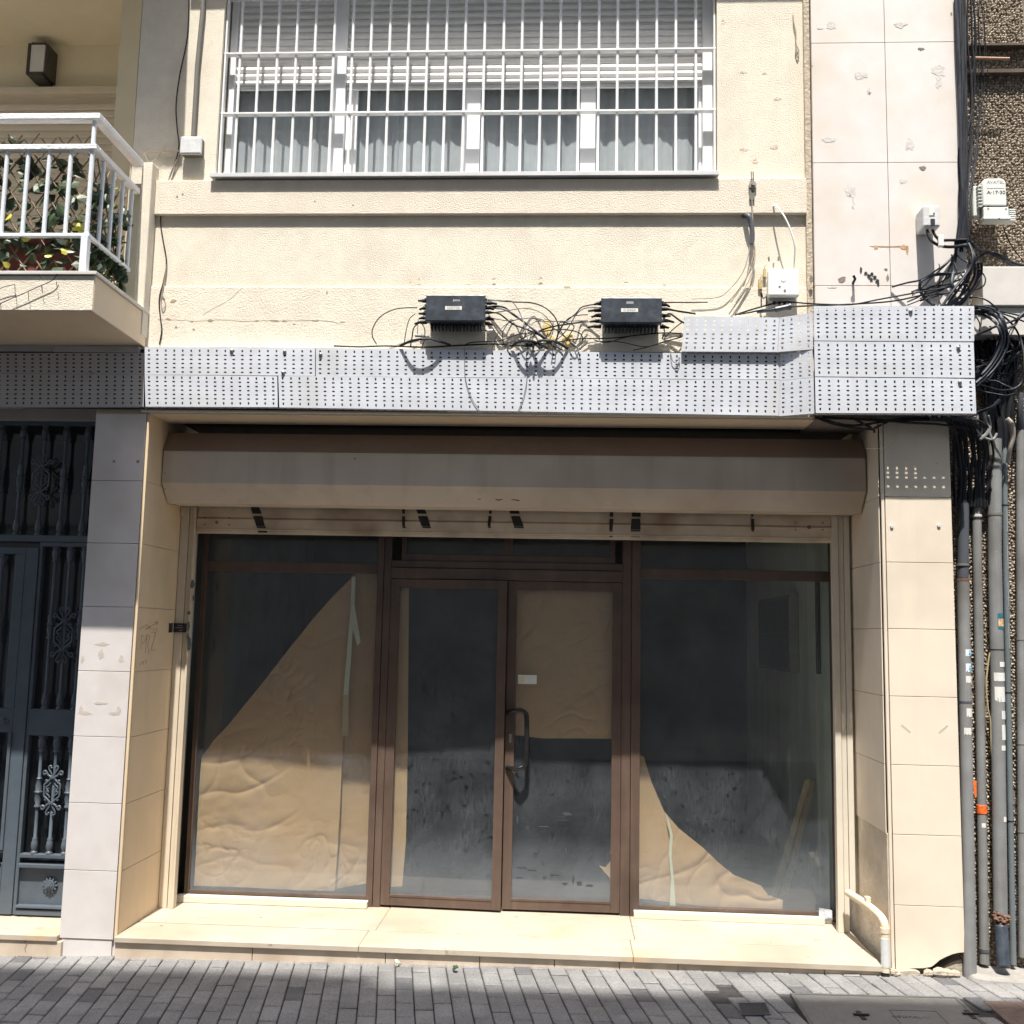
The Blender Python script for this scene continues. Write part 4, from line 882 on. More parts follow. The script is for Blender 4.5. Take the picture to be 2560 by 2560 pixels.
# right-hand bundle
GB = 'black cables in the vertical bundle beside the stone panel'
for i in range(9):
    o_ = i*7.5; r = random.choice([.008, .010, .007])
    pts = [(1493+o_, -30, -.08), (1505+o_*.9+random.uniform(-6, 6), 300, -.085), (1518+o_*.75, 640, -.09), (1528+o_*.6, 1000, -.09), (1535+o_*.5, 1280, -.1), (1515+o_*.9, 1440, -.1), (1500+o_*1.1, 1570, -.1)]
    cable('thick black cable in the vertical bundle beside the stone panel', c4, pts, r, random.choice([m_blackb, m_blackb, m_black]), GB, 5)
for i in range(8):
    o_ = i*15
    pts = [(1572+o_, -30, .0), (1585+o_+random.uniform(-12, 12), 250, .02), (1590+o_*.9+random.uniform(-14, 14), 520, .03), (1585+o_*.75+random.uniform(-14, 14), 800, .03), (1575+o_*.45, 1080, 0), (1560+o_*.3, 1320, -.06), (1555+o_*.2, 1490, -.09)]
    cable('thin black wire hanging just right of the vertical bundle', c4, [(x+random.uniform(-9, 9), y, d) for x, y, d in pts], random.choice([.0025, .0035, .003]), m_black, 'thin wires beside the vertical bundle', 5)
GT = 'cables fanning out of the bundle above the covers'
for pts, r in (
    ([(430, 930), (330, 1040), (180, 1150), (0, 1255), (-160, 1290), (-340, 1340)], .006), ([(430, 950), (300, 1080), (140, 1230), (0, 1370), (-90, 1440)], .006),
    ([(540, 1150), (400, 1180), (200, 1190), (60, 1240), (0, 1300), (10, 1400), (80, 1490), (170, 1560)], .010), ([(450, 1160), (330, 1230), (180, 1330), (0, 1450), (-150, 1520)], .005),
    ([(580, 1050), (480, 1200), (340, 1330), (150, 1440), (0, 1500), (-150, 1560)], .004), ([(400, 960), (360, 1100), (300, 1240), (230, 1340), (60, 1370), (0, 1365), (-100, 1400)], .005),
    ([(430, 940), (520, 1020), (640, 1080), (760, 1180), (790, 1260), (750, 1340), (600, 1385), (400, 1395), (200, 1450), (0, 1510)], .0045),
    ([(380, 950), (440, 1120), (540, 1250), (590, 1380), (590, 1480), (575, 1570)], .005), ([(560, 760), (620, 880), (640, 1000), (600, 1120), (500, 1260), (400, 1380), (270, 1570)], .009),
    ([(570, 780), (660, 960), (640, 1090), (560, 1240), (440, 1400), (330, 1560)], .008), ([(600, 1000), (620, 1100), (560, 1300), (480, 1460), (360, 1570)], .010),
    ([(700, 1040), (700, 1200), (640, 1350), (540, 1470), (420, 1570)], .009), ([(740, 1040), (740, 1170), (690, 1310), (590, 1440), (480, 1570)], .009), ([(660, 1060), (650, 1220), (560, 1380), (420, 1500), (300, 1570)], .008),
    ([(230, 1060), (240, 1200), (225, 1350), (235, 1480), (215, 1570)], .003), ([(400, 1000), (400, 1150), (380, 1300), (430, 1390)], .012), ([(430, 780), (430, 950), (410, 1100), (390, 1200)], .010),
    ([(300, 1570), (420, 1500), (560, 1470), (700, 1465), (820, 1510), (940, 1610)], .005), ([(0, 1480), (120, 1440), (270, 1420), (430, 1390)], .0045), ([(0, 1400), (160, 1330), (330, 1310), (500, 1240)], .005)):
    cable('black cable in the tangle above the right end of the covers', cR, [(x, y, -.11+.035*math.sin(x*.013+y*.009)) for x, y in pts], r, random.choice([m_blackb, m_black, m_black, m_greyc]) if r < .009 else m_blackb, GT, 5)
GL = 'cables looping to the right of the covers'
for pts, r in (
    ([(580, 780), (680, 860), (790, 920), (940, 950), (1090, 1030), (1270, 1090)], .009), ([(650, 1050), (720, 980), (820, 930), (960, 990), (1130, 1080), (1290, 1140)], .009), ([(680, 960), (720, 920), (800, 915), (1000, 980), (1270, 1110)], .006),
    ([(1000, 600), (1060, 760), (1160, 920), (1270, 1060)], .004),
    ([(660, 1580), (800, 1590), (930, 1640), (1000, 1740), (1040, 1880), (1050, 2010), (1010, 2150), (900, 2320), (760, 2460), (670, 2540)], .012),
    ([(660, 1640), (790, 1640), (920, 1700), (985, 1800), (1010, 1930), (990, 2080), (900, 2250), (780, 2400), (670, 2500)], .011),
    ([(660, 1660), (780, 1680), (900, 1760), (960, 1860), (980, 1980), (950, 2100), (860, 2260), (740, 2400)], .009),
    ([(660, 1600), (830, 1600), (1000, 1690), (1130, 1810), (1210, 1960), (1250, 2120), (1256, 2300), (1230, 2480), (1150, 2560), (1000, 2590), (860, 2560), (700, 2510)], .006),
    ([(670, 1580), (900, 1620), (1270, 1700)], .005), ([(670, 1590), (960, 1650), (1290, 1770)], .005), ([(1290, 1620), (1200, 1700), (1140, 1800), (1020, 1850)], .009), ([(1290, 1660), (1150, 1740), (900, 1820), (680, 1920)], .007), ([(680, 1700), (720, 1780), (735, 1890), (900, 1830), (1100, 1760)], .004),
    ([(680, 2380), (720, 2300), (750, 2400), (800, 2460), (930, 2480), (1010, 2520), (1130, 2570)], .005), ([(670, 2570), (800, 2610), (960, 2640), (1060, 2650), (1180, 2600), (1256, 2510)], .005),
    ([(690, 2860), (800, 2820), (900, 2770), (960, 2700)], .010), ([(700, 2850), (860, 2800), (930, 2730)], .010)):
    cable('black cable looping out to the right of the perforated covers', cR, [(x, y, .10 if (y < 1250 and x > 700) else -.08+.03*math.sin(x*.011+y*.007)) for x, y in pts], r, m_blackb if r > .008 else m_black, GL, 6)
for pts, r in (
    ([(700, 1120), (690, 1250), (700, 1350), (780, 1420), (880, 1440), (930, 1370)], .008), ([(690, 1220), (740, 1290), (740, 1360), (700, 1400)], .007), ([(760, 1120), (800, 1230), (840, 1300), (800, 1380), (720, 1440)], .011), ([(820, 1150), (850, 1260), (840, 1360), (870, 1440)], .009)):
    cable('grey flexible conduit curling under the right end of the covers', cR2, [(x, y, -.06) for x, y in pts], r, m_pipe, 'flexible conduits under the covers', 6)
for i in range(16):
    x = 700+i*24+random.uniform(-20, 20); y = 1600+random.uniform(0, 300)
    pts = [(x-30, y-random.uniform(0, 60)), (x+random.uniform(40, 200), y+random.uniform(60, 200)), (x+random.uniform(100, 330), y+random.uniform(250, 400)), (x+random.uniform(-20, 160), y+random.uniform(450, 620)), (670, y+random.uniform(550, 720))]
    cable('black cable looping out to the right of the perforated covers', cR, [(min(a_, 1290), b_, .02+random.uniform(-.05, .08)) for a_, b_ in pts], random.choice([.0035, .005, .007]), m_black, GL, 6)
for i in range(13):
    x = 720+i*42
    pts = [(x+random.uniform(-60, 60), 190, .13), (x+random.uniform(-70, 70), 420, .11), (x*.7+280+random.uniform(-50, 50), 700, .10), (x*.6+360+random.uniform(-50, 50), 1000, .10), (x*.6+360+random.uniform(-30, 30), 1300, .11), (x*.7+280, 1560, .13)]
    cable('thick black cable added to darken the shaded cavity behind the loops', cR2, pts, random.choice([.012, .015, .018]), m_black, 'thick cables behind the loops', 6)  # black cables added as a dark mass, also standing in for shade
for i in range(7):
    o_ = i*17; x = 1500+o_
    pts = [(x+random.uniform(-14, 14), -30, -.06), (x+random.uniform(-20, 24), 260, -.05), (x+random.uniform(-16, 34), 560, -.04), (x*.9+155+random.uniform(-20, 30), 860, -.05), (1545+random.uniform(-24, 40), 1150, -.07), (1540+random.uniform(-24, 34), 1400, -.09), (1530+random.uniform(-40, 60), 1600, -.1)]
    cable('slack black cable crossing in front of the vertical bundle', c4, pts, random.choice([.005, .006, .007]), m_black, 'slack cables on the vertical bundle', 5)
GU = 'dark cables drooping under the right end of the covers'
for i in range(12):
    x0_ = 300+i*38; pts = [(x0_-220, 1165+random.uniform(-10, 25), -.13), (x0_, 1200+random.uniform(-10, 30), -.11), (x0_+90, 1320+random.uniform(-30, 60), -.03), (x0_+130+random.uniform(-20, 40), 1600, .05), (x0_+120+random.uniform(-20, 40), 1900, .07), (x0_+130, 2250, .09)]
    cable('black cable running down the shaded corner below the covers', cR2, pts, random.choice([.007, .010, .012]), m_black, GU, 5)
for k, pts in enumerate(([(810, 735), (900, 770), (1000, 790), (1100, 800), (1130, 795), (1250, 745), (1450, 740)], [(820, 735), (960, 775), (1080, 775), (1300, 740), (1500, 745)], [(850, 735), (1000, 745), (1200, 755), (1400, 750), (1540, 755)], [(1000, 738), (1060, 765), (1120, 800), (1130, 820)], [(1100, 745), (1300, 765), (1480, 775), (1640, 800)])):
    cable('black cable sagging along the underside of the bend in the covers', cT, [(x, y, -.10) for x, y in pts], .007, m_black, 'cables under the bend', 6)
cable('thin pale wire drooping in front of the right pillar top', cT, [(1255, 820, -.02), (1240, 860, -.03), (1180, 900, -.03), (1100, 905, -.01), (1080, 900, .01)], .0022, m_bone)
cable('long cable from the bundle to the silver splice along the top of the covers', cT, [(1640, 20, -.12), (1400, 60, -.13), (1150, 105, -.14), (1000, 132, -.14), (800, 128, -.12), (640, 118, -.08), (500, 150, -.07), (380, 188, -.07)], .005)
cable('second long cable above the covers running left from the bundle', cT, [(1500, 50, -.12), (1250, 110, -.13), (1000, 130, -.13), (750, 140, -.10), (600, 150, -.08), (400, 185, -.07)], .005)
w = MB(); p = at(cT, 640, 150, -.075); w.tube([p+Vector((-.05, 0, -.01)), p+Vector((.03, 0, .008))], .017, 10); w.tube([p+Vector((.03, 0, .008)), p+Vector((.045, 0, .011))], .021, 10); w.tube([p+Vector((-.16, .01, -.022)), p+Vector((-.05, 0, -.01))], .012, 8)
o = w.build('cable_sleeve', m_splice, smooth=True); tag(o, 'dark cable sleeve lying on the short grey cover', 'cable sleeve')

# meter cap with two black cables on stone panel
a, b = at(cR, 35, 350, -.20), at(cR, 250, 650, -.20)
J = thing('cable_outlet_box', 'white weathered outlet box with a black slot on the stone panel', 'outlet box', ((a.x+b.x)/2, -.06, b.z))
w = MB(); w.box(a.x, b.x, -.20, -.061, b.z+.02, a.z); w.build('case', m_plastd, J, bevel=.012)
w = MB(); q = at(cR, 155, 560, -.2); w.box(q.x-.014, q.x+.012, -.203, -.19, q.z-.022, q.z+.022); w.build('slot', m_trayin, J)
w = MB(); q = at(cR, 150, 420, -.2); w.box(q.x-.02, q.x+.012, -.2035, -.199, q.z-.03, q.z+.025); w.build('label', m_label, J)
w = MB(); q = at(cR, 165, 455, -.2); w.disc((q.x, q.z), .005, -.203, 10, .003); w.build('screw', m_ink, J)
cable('upper black cable curving from the outlet box to the bundle', cR, [(150, 650, -.17), (190, 730, -.18), (250, 775, -.18), (340, 775, -.16), (450, 775, -.12), (560, 770, -.11)], .009)
cable('lower black cable curving from the outlet box to the bundle', cR, [(85, 650, -.17), (120, 760, -.18), (210, 830, -.18), (320, 855, -.16), (450, 850, -.12), (560, 830, -.11)], .010)
w = MB(); q = at(cR, 252, 795, -.18); w.box(q.x-.02, q.x+.014, -.197, -.17, q.z-.035, q.z+.04); o = w.build('tape_wrap', m_label, bevel=.006); tag(o, 'white tape wrapped round the two outlet box cables', 'tape')

# pale fibre terminal with lettering
a, b = at(cR, 760, 25, -.02), at(cR, 1075, 520, -.02)
YA = -.02
J = thing('fibre_terminal', 'pale domed fibre terminal box lettered on the pebble wall', 'terminal box', ((a.x+b.x)/2, .1, b.z))
def rpoly(x0, x1, z0, z1, r, top=True):
    p = [(x0, z0), (x1, z0)]
    for k in range(7): t = k/6*math.pi/2; p.append((x1-r+r*math.cos(t), z1-r+r*math.sin(t)))
    for k in range(7): t = math.pi/2+k/6*math.pi/2; p.append((x0+r+r*math.cos(t), z1-r+r*math.sin(t)))
    return p
w = MB(); zc = at(cR, 900, 330, YA).z
w.prism(rpoly(a.x-.005, b.x-.008, zc-.02, a.z, .035), 'y', YA, .06); w.build('cover', m_plast, J, bevel=.012, seg=3)
w = MB(); w.box(a.x-.002, b.x+.004, YA+.004, .06, b.z, zc-.021); w.box(a.x-.006, b.x+.012, YA-.006, .055, b.z-.008, b.z+.018); w.build('base', m_plast, J, bevel=.008)
w = MB(); w.box(a.x-.05, a.x-.006, .02, .09, b.z+.03, a.z-.03); w.build('mounting_case', m_plast, J, bevel=.012)
w = MB()
for i in range(7): z = a.z-.05-i*.022; w.box(a.x-.03, a.x-.0055, YA+.01, .02, z, z+.006)
w.build('side_rib', m_plast, J)
w = MB()
for i in range(6): z = at(cR, 1120, 425+i*25, .03).z; w.box(b.x+.013, b.x+.05, .0, .07, z-.004, z+.003)
w.box(b.x+.013, b.x+.02, .01, .08, b.z+.0, b.z+.07); w.each('louvre', m_plast, J)
w = MB()
for x, y in ((825, 365), (1040, 368), (950, 522)): p = at(cR, x, y, YA); w.disc((p.x, p.z), .005, YA-.001 if y < 500 else YA-.007, 8, .003)
w.build('screw', m_ink, J)
p0, p1 = at(cR, 803, 50, YA), at(cR, 1018, 148, YA); w = MB(); w.box(p0.x, p1.x, YA-.0015, YA-.0002, p1.z, p0.z); lb = w.build('name_label', m_label, J)
p = at(cR, 912, 78, YA); text('lettering', 'AVATEL', .029, (p.x, YA-.002, p.z), m_inkg, lb, wide=1.05)
p = at(cR, 918, 200, YA); text('lettering', 'A·17·30', .031, (p.x, YA-.0006, p.z), m_ink, J, wide=1.15, depth=.0008)
p = at(cR, 935, 302, YA); w = MB(); w.box(p.x-.035, p.x+.03, YA+.0025, YA+.0038, p.z-.014, p.z+.014); l2 = w.build('name_label', m_label, J)
text('lettering', 'AVATEL', .02, (p.x, YA+.002, p.z), m_inkg, l2, wide=1.1)
# entry box on the render, right
a, b = at(c8, 215, 1245, -.11), at(c8, 640, 1610, -.11)
J = thing('entry_box', 'white square cable entry box on the render above the short grey cover', 'junction box', ((a.x+b.x)/2, -.02, b.z))
w = MB(); w.box(a.x, b.x, -.11, -.06, b.z, a.z); w.build('lid', m_plastw, J, bevel=.012, seg=3)
w = MB(); w.box(a.x+.01, b.x-.01, -.0595, -.013, b.z-.012, a.z-.008); w.build('base', m_plastd, J, bevel=.005)
w = MB(); p = at(c8, 440, 1535, -.11); w.disc((p.x, p.z), .007, -.11, 12, .003); p = at(c8, 370, 1485, -.11); w.box(p.x-.006, p.x+.006, -.112, -.1102, p.z-.005, p.z+.005); w.build('screw', m_conduit, J)
w = MB(); p = at(c8, 420, 1385, -.11); w.disc((p.x, p.z), .016, -.1101, 20, .002); w.build('emblem', m_plast, J)
w = MB()
for i in range(4): xx = a.x+.05+i*.032; w.tube([(xx, -.04, b.z-.03), (xx, -.04, b.z-.011)], .009, 8)
w.each('cable_gland', m_black, J)
cable('white cable arching from the ledge into the entry box', c8, [(285, 400, -.036), (330, 405, -.07), (420, 520, -.11), (500, 680, -.12), (550, 830, -.12), (575, 970, -.11), (560, 1200, -.08), (555, 1260, -.07)], .0055, m_plastw, name='cable')
cable('black lead standing left of the entry box', c8, [(125, 1760, -.05), (125, 1570, -.06), (150, 1640, -.06), (190, 1620, -.06), (200, 1680, -.06), (190, 1730, -.05)], .004)
w = MB()
for x, y in ((225, 1095), (355, 1093), (288, 1180)): p = at(c8, x, y, -.002); w.disc((p.x, p.z), .006, -.002, 10, .006)
o = w.build('wall_fixing', m_screw); tag(o, 'three small wall fixings above the entry box', 'wall fixing')
w = MB()
for x, y, s in ((165, 1310, 1), (105, 1460, 1.2)):
    p = at(c8, x, y, -.012); w.box(p.x-.010*s, p.x+.010*s, -.03, -.0125, p.z-.028*s, p.z+.024*s); w.tube([p+Vector((0, -.01, .024)), p+Vector((0, -.02, .04)), p+Vector((.012, -.02, .052))], .003, 6)
o = w.build('rusty_bracket', mat('yellowed_bracket', (.45, .34, .16), .7, .3, 30), bevel=.003); tag(o, 'pair of rusty yellowed brackets left of the entry box', 'bracket')
# anchor clamp with conduit stub
J = thing('anchor_clamp', 'steel anchor clamp bolted to the ledge right of the window', 'clamp', at(c4, 205, 1180, -.04))
w = MB(); p = at(c4, 205, 1180, -.036); w.disc((p.x, p.z), .024, -.036, 18, .02); w.disc((p.x, p.z), .012, -.056, 6, .012); w.build('bolt_plate', m_screw, J, smooth=True)
w = MB(); q = at(c4, 203, 1240, -.045); w.box(q.x-.016, q.x+.016, -.05, -.036, q.z-.03, q.z+.03); q = at(c4, 205, 1120, -.045); w.tube([q+Vector((-.006, 0, .03)), q+Vector((-.006, -.01, -.03))], .004, 6); w.tube([q+Vector((.006, 0, .03)), q+Vector((.006, -.01, -.03))], .004, 6); w.build('strap', m_conduit, J)
cable('grey steel wire hanging from the anchor clamp', c4, [(203, 1265, -.05), (208, 1400, -.05), (215, 1540, -.05), (222, 1590, -.05), (205, 1650, -.05), (180, 1740, -.05), (120, 1850, -.05), (70, 1920, -.05)], .0035, m_rope)
w = MB(); w.tube([at(c4, 150, 1370, -.002), at(c4, 180, 1372, -.05), at(c4, 195, 1410, -.05), at(c4, 205, 1480, -.045), at(c4, 203, 1550, -.04)], .016, 10, sub=4); o = w.build('conduit_stub', m_piped, smooth=True, angle=50); tag(o, 'short dark corrugated conduit coming out under the ledge', 'conduit')
for k, pts in enumerate(([(195, 1555), (150, 1720), (60, 1840), (-20, 1890), (-180, 1900)], [(208, 1555), (210, 1680), (150, 1790), (60, 1920)], [(215, 1560), (222, 1650), (190, 1770), (100, 1920)])):
    cable(('thin wire swinging left from the conduit stub to the right splice box', 'middle thin wire dropping from the conduit stub', 'right thin wire dropping from the conduit stub')[k], c4, [(x, y, -.04) for x, y in pts], .003, m_rope)
cable('frayed wire dangling on the render near the stone panel', c4, [(465, 95, -.004), (470, 150, -.012), (482, 210, -.012), (484, 280, -.012), (500, 320, -.012), (495, 365, -.012), (482, 330, -.012), (486, 280, -.012)], .004, m_rope)
w = MB(); p = at(c4, 845, 1800, -.06); w.tube([p, p+Vector((0, -.05, .01)), p+Vector((-.012, -.055, .03))], .008, 8); o = w.build('wall_hook', m_black, smooth=True); tag(o, 'black hook sticking out of the stone panel above the covers', 'hook')

# left: conduit, junction box, wires
w = MB(); w.tube([at(c1, 1092, -60, -.02), at(c1, 1088, 60, -.02), at(c1, 1060, 350, -.02), at(c1, 1038, 735, -.02)], .0165, 12)
o = w.build('conduit_pipe', m_conduit, smooth=True); tag(o, 'grey conduit pipe running down to the left junction box', 'conduit')
a, b = at(c1, 968, 730, -.07), at(c1, 1078, 825, -.07)
J = thing('junction_box', 'worn white junction box below the grey conduit left of the window', 'junction box', ((a.x+b.x)/2, 0, b.z))
w = MB(); w.box(a.x, b.x, -.07, -.045, b.z, a.z); w.build('lid', m_plastd, J, bevel=.01); w = MB(); w.box(a.x+.006, b.x-.006, -.0445, -.001, b.z+.004, a.z-.004); w.build('base', m_conduit, J, bevel=.004)
cable('black cable falling past the left junction box', c1, [(1016, -40, -.006), (1005, 200, -.01), (965, 400, -.012), (945, 560, -.012), (950, 680, -.012), (960, 790, -.015), (930, 900, -.012), (880, 1040, -.02), (862, 1180, -.01), (872, 1270, -.01), (893, 1400, -.01), (880, 1500, -.01), (855, 1600, -.02), (860, 1700, -.02), (868, 1770, -.02), (855, 1850, -.02)], .0042)
cable('grey twin wire from the left junction box to the balcony corner', c1, [(965, 830, -.02), (920, 920, -.02), (895, 1000, -.03), (875, 1080, -.02)], .004, m_rope)
cable('bone coloured cable stub left of the junction box', c1, [(965, 810, -.02), (870, 808, -.02), (800, 812, -.02), (770, 830, -.03)], .006, m_bone)
cable('frayed grey wire under the bone cable stub', c1, [(775, 830, -.03), (800, 870, -.04), (840, 850, -.03), (865, 820, -.02)], .0028, m_rope)
cable('short wire end sticking up above the bone cable', c1, [(875, 810, -.02), (890, 780, -.03), (895, 762, -.03)], .003, m_bone)
cable('thin wire with a small ring on the lower render', c1, [(893, 1420, -.014), (885, 1490, -.016), (872, 1560, -.02), (864, 1610, -.02), (872, 1660, -.02), (886, 1640, -.02), (882, 1600, -.02), (868, 1580, -.02)], .0028, m_rope)

# ------------------------------------------------------------------ balcony and apartments on the left
A_ = thing('apartment_building', 'cream apartment block on the left with a recessed loggia above the iron gate', 'building', (-3.7, .5, .1))
YB = 1.5; zc = 6.85
xo = -2.735
w = MB(); w.box(-6.2, -3.0, YB, YB+.1, 4.0, zc); w.build('loggia_wall', m_loggia, A_)
w = MB(); w.box(-6.2, -2.75, .0, YB+.1, zc+.001, 6.859); w.build('ceiling', m_loggia, A_)
w = MB(); w.box(-3.0, -2.74, .265, YB+.1, 4.0, zc); w.box(-2.74, -2.735, .001, .264, 4.0, zc); w.build('loggia_side_wall', m_loggia, A_)
zt_ = at(c1, 400, 512, YB-.05).z; zu = at(c1, 400, 462, YB-.09).z
w = MB(); w.box(-6.2, -3.001, YB-.09, YB-.001, zt_, zu); w.build('blind_box', m_blindL, A_, bevel=.004)
bl = blind(-6.2, -3.003, m_blindL, 4.1, YB-.03, .06, zt_-.002, A_, 'roller_blind')
w = MB(); w.box(-6.2, -2.86, -.0, .5, 3.86, 4.05); w.box(-6.2, -2.862, .02, .5, 3.52, 3.859); w.build('lower_wall', m_creampaint, A_)
w = MB(); w.box(-6.2, -2.85, .28, .40, 3.42, 3.50); w.build('gate_lintel', m_trayL, A_, bevel=.003)
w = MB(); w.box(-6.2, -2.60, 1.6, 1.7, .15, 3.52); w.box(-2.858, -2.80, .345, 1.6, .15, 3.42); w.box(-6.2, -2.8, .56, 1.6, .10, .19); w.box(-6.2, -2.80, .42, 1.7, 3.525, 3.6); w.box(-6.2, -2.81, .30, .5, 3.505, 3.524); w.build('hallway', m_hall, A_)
# balcony
BL = thing('balcony', 'cream projecting balcony with a white painted railing at the left', 'balcony', (-3.6, -.4, 3.84))
xr = -2.553; yf = -.75
w = MB(); w.box(-6.2, xr, yf, -.013, 3.838, 4.05); w.build('slab', m_creampaint, BL, bevel=.004)
w = MB(); w.box(-6.2, xr-.003, yf-.006, yf-.0005, 3.842, 4.048); w.build('fascia_render', m_stucco, BL, bevel=.003)
w = MB(); w.box(-6.2, xr+.014, yf-.02, -.0, 4.0515, 4.073); w.build('coping', m_slab, BL, bevel=.003)
w = MB(); w.box(-2.615, -2.545, -.10, .0, 3.90, 5.05); w.build('end_wall', m_stucco, BL, bevel=.006)
w = MB(); yr = -.70
w.box(-6.2, -2.605, yr-.03, yr+.03, 5.015, 5.055); w.box(-2.665, -2.605, yr+.031, -.10, 5.015, 5.055); w.build('top_rail', m_whiteR, BL, bevel=.006)
w = MB(); w.box(-6.2, -2.615, yr-.025, yr+.025, 4.83, 4.865); w.box(-2.66, -2.615, yr+.026, -.10, 4.83, 4.865); w.build('middle_rail', m_whiteR, BL, bevel=.005)
w = MB(); w.box(-6.2, -2.625, yr-.016, yr+.016, 4.30, 4.322); w.box(-2.655, -2.63, yr+.017, -.13, 4.30, 4.322); w.build('foot_rail', m_railw, BL, bevel=.003)
w = MB(); w.box(-2.67, -2.63, yr-.02, yr+.02, 4.073, 4.299); w.tube([(-2.648, yr, 4.323), (-2.648, yr, 4.829)], .0135, 10); w.tube([(-2.648, yr, 4.866), (-2.648, yr, 5.014)], .013, 10); w.build('post', m_railw, BL, smooth=True)
pr0 = None
for k in range(1, 13):
    if pr0 is None:
        w = MB(); w.tube([(-2.648-.129, yr, 4.323), (-2.648-.129, yr, 4.829)], .0125, 10); pr0 = w.build('baluster', m_railw, BL, smooth=True)
    else:
        o = pr0.copy(); COL.objects.link(o); o.parent = BL; o.location.x = -.129*(k-1)
for k in range(4):
    o = pr0.copy(); COL.objects.link(o); o.parent = BL; o.location = (.129+.006, .135*(k+1), 0)
# trellis with artificial leaves
T = thing('trellis_screen', 'willow lattice screen with artificial ivy leaves behind the balcony railing', 'trellis', (-3.6, -.65, 4.08))
w = MB(); yt = -.655
for k in range(-16, 22):
    x = -2.68-k*.105
    for s in (-1, 1):
        p0 = Vector((x, yt+.004*s, 4.08)); p1 = Vector((x+s*.86*.72, yt+.004*s, 4.94+random.uniform(-.03, .03)))
        if s > 0 and p1.x > -2.67:
            t = (-2.67-p0.x)/(p1.x-p0.x); p1 = p0.lerp(p1, max(0, t))
        if p0.x > -2.67: 
            if s < 0 and p1.x < -2.67: t = (-2.67-p0.x)/(p1.x-p0.x); p0 = p0.lerp(p1, t)
            else: continue
        if p1.x < -4.4 or p0.x < -4.9: pass
        w.tube([p0, p1], .0048, 5)
for k in range(-7, 8):
    y = -.62+k*.09
    for s in (-1, 1):
        p0 = Vector((-2.68, y, 4.08)); p1 = Vector((-2.68, y+s*.5, 4.86)); 
        def clip(p, q, lim, up):
            return q
        a0, a1 = max(min(p0.y, -.15), -.63), max(min(p1.y, -.15), -.63)
        if abs(p1.y-p0.y) < 1e-6: continue
        q0 = p0.lerp(p1, (a0-p0.y)/(p1.y-p0.y)); q1 = p0.lerp(p1, (a1-p0.y)/(p1.y-p0.y))
        if (q0-q1).length > .03: w.tube([q0, q1], .0048, 5)
w.build('lattice', m_willow, T, smooth=True)
def leaves(mb, n, box, size, bias=None):
    for _ in range(n):
        x = random.uniform(box[0], box[1]); y = random.uniform(box[2], box[3]); z = random.triangular(box[4], box[5], bias) if bias else random.uniform(box[4], box[5])
        s = size*random.uniform(.6, 1.25); nrm = Vector((random.gauss(0, .5), -1+random.gauss(0, .4), random.gauss(.5, .6))).normalized()
        u = nrm.orthogonal().normalized(); u = (Matrix.Rotation(random.uniform(0, 6.28), 3, nrm) @ u); v = nrm.cross(u); c = Vector((x, y, z))
        out = [(0, -.55), (.32, -.62), (.52, -.25), (.42, .2), (0, .75), (-.42, .2), (-.52, -.25), (-.32, -.62)]
        pts = [c+u*(a*s)+v*(b*s)+nrm*(-.38*s*abs(a)-.15*s*b*b) for a, b in out]
        o = len(mb.v); mb.v += pts; mb.f += [(o, o+1, o+2, o+3), (o, o+3, o+4), (o, o+4, o+5), (o, o+5, o+6, o+7)]
front = (-4.3, -2.68, -.69, -.62, 4.10, 4.82); side = (-2.70, -2.655, -.62, -.16, 4.08, 4.80)
w = MB(); leaves(w, 330, front, .062, 4.2); leaves(w, 200, side, .056, 4.25); leaves(w, 80, (-4.3, -2.68, -.68, -.62, 4.4, 4.82), .06); leaves(w, 36, (-4.3, -2.68, -.66, -.6, 4.80, 4.95), .045); leaves(w, 45, (-4.3, -2.7, -.66, -.6, 4.70, 4.82), .06); w.build('dark_leaves', m_leafd, T)
w = MB(); leaves(w, 24, (-4.3, -2.68, -.70, -.66, 4.10, 4.6), .05, 4.3); leaves(w, 8, side, .045); w.build('yellow_leaves', m_leafy, T)
w = MB(); leaves(w, 46, (-4.3, -2.68, -.70, -.65, 4.10, 4.75), .045, 4.25); leaves(w, 16, side, .045); w.build('pale_leaves', m_leafp, T)
w = MB(); w.box(-3.55, -2.85, -.40, -.16, 4.08, 4.42); w.box(-3.57, -2.83, -.42, -.14, 4.38, 4.43); o = w.build('planter_box', m_red, bevel=.008); tag(o, 'red planter box on the balcony floor behind the leaves', 'planter')
# string lights
w = MB(); q = [at(cb, x, y, yf-.03) for x, y in ((-60, 1640), (60, 1580), (180, 1530), (300, 1475), (420, 1420), (460, 1370))]; w.tube(q, .0025, 5, sub=4)
for x, y0_, y1_ in ((5, 1610, 1660), (120, 1455, 1560), (228, 1515, 1585), (338, 1465, 1525), (455, 1430, 1480), (320, 1370, 1405)): w.tube([at(cb, x, y0_, yf-.03), at(cb, x+4, y1_, yf-.03)], .002, 5)
w.tube([at(cb, x, y, yf-.03) for x, y in ((-40, 1500), (40, 1470), (118, 1452))], .002, 5)
o = w.build('string_lights', m_black, smooth=True); tag(o, 'thin unlit string of icicle lights drooping across the balcony edge', 'string lights')
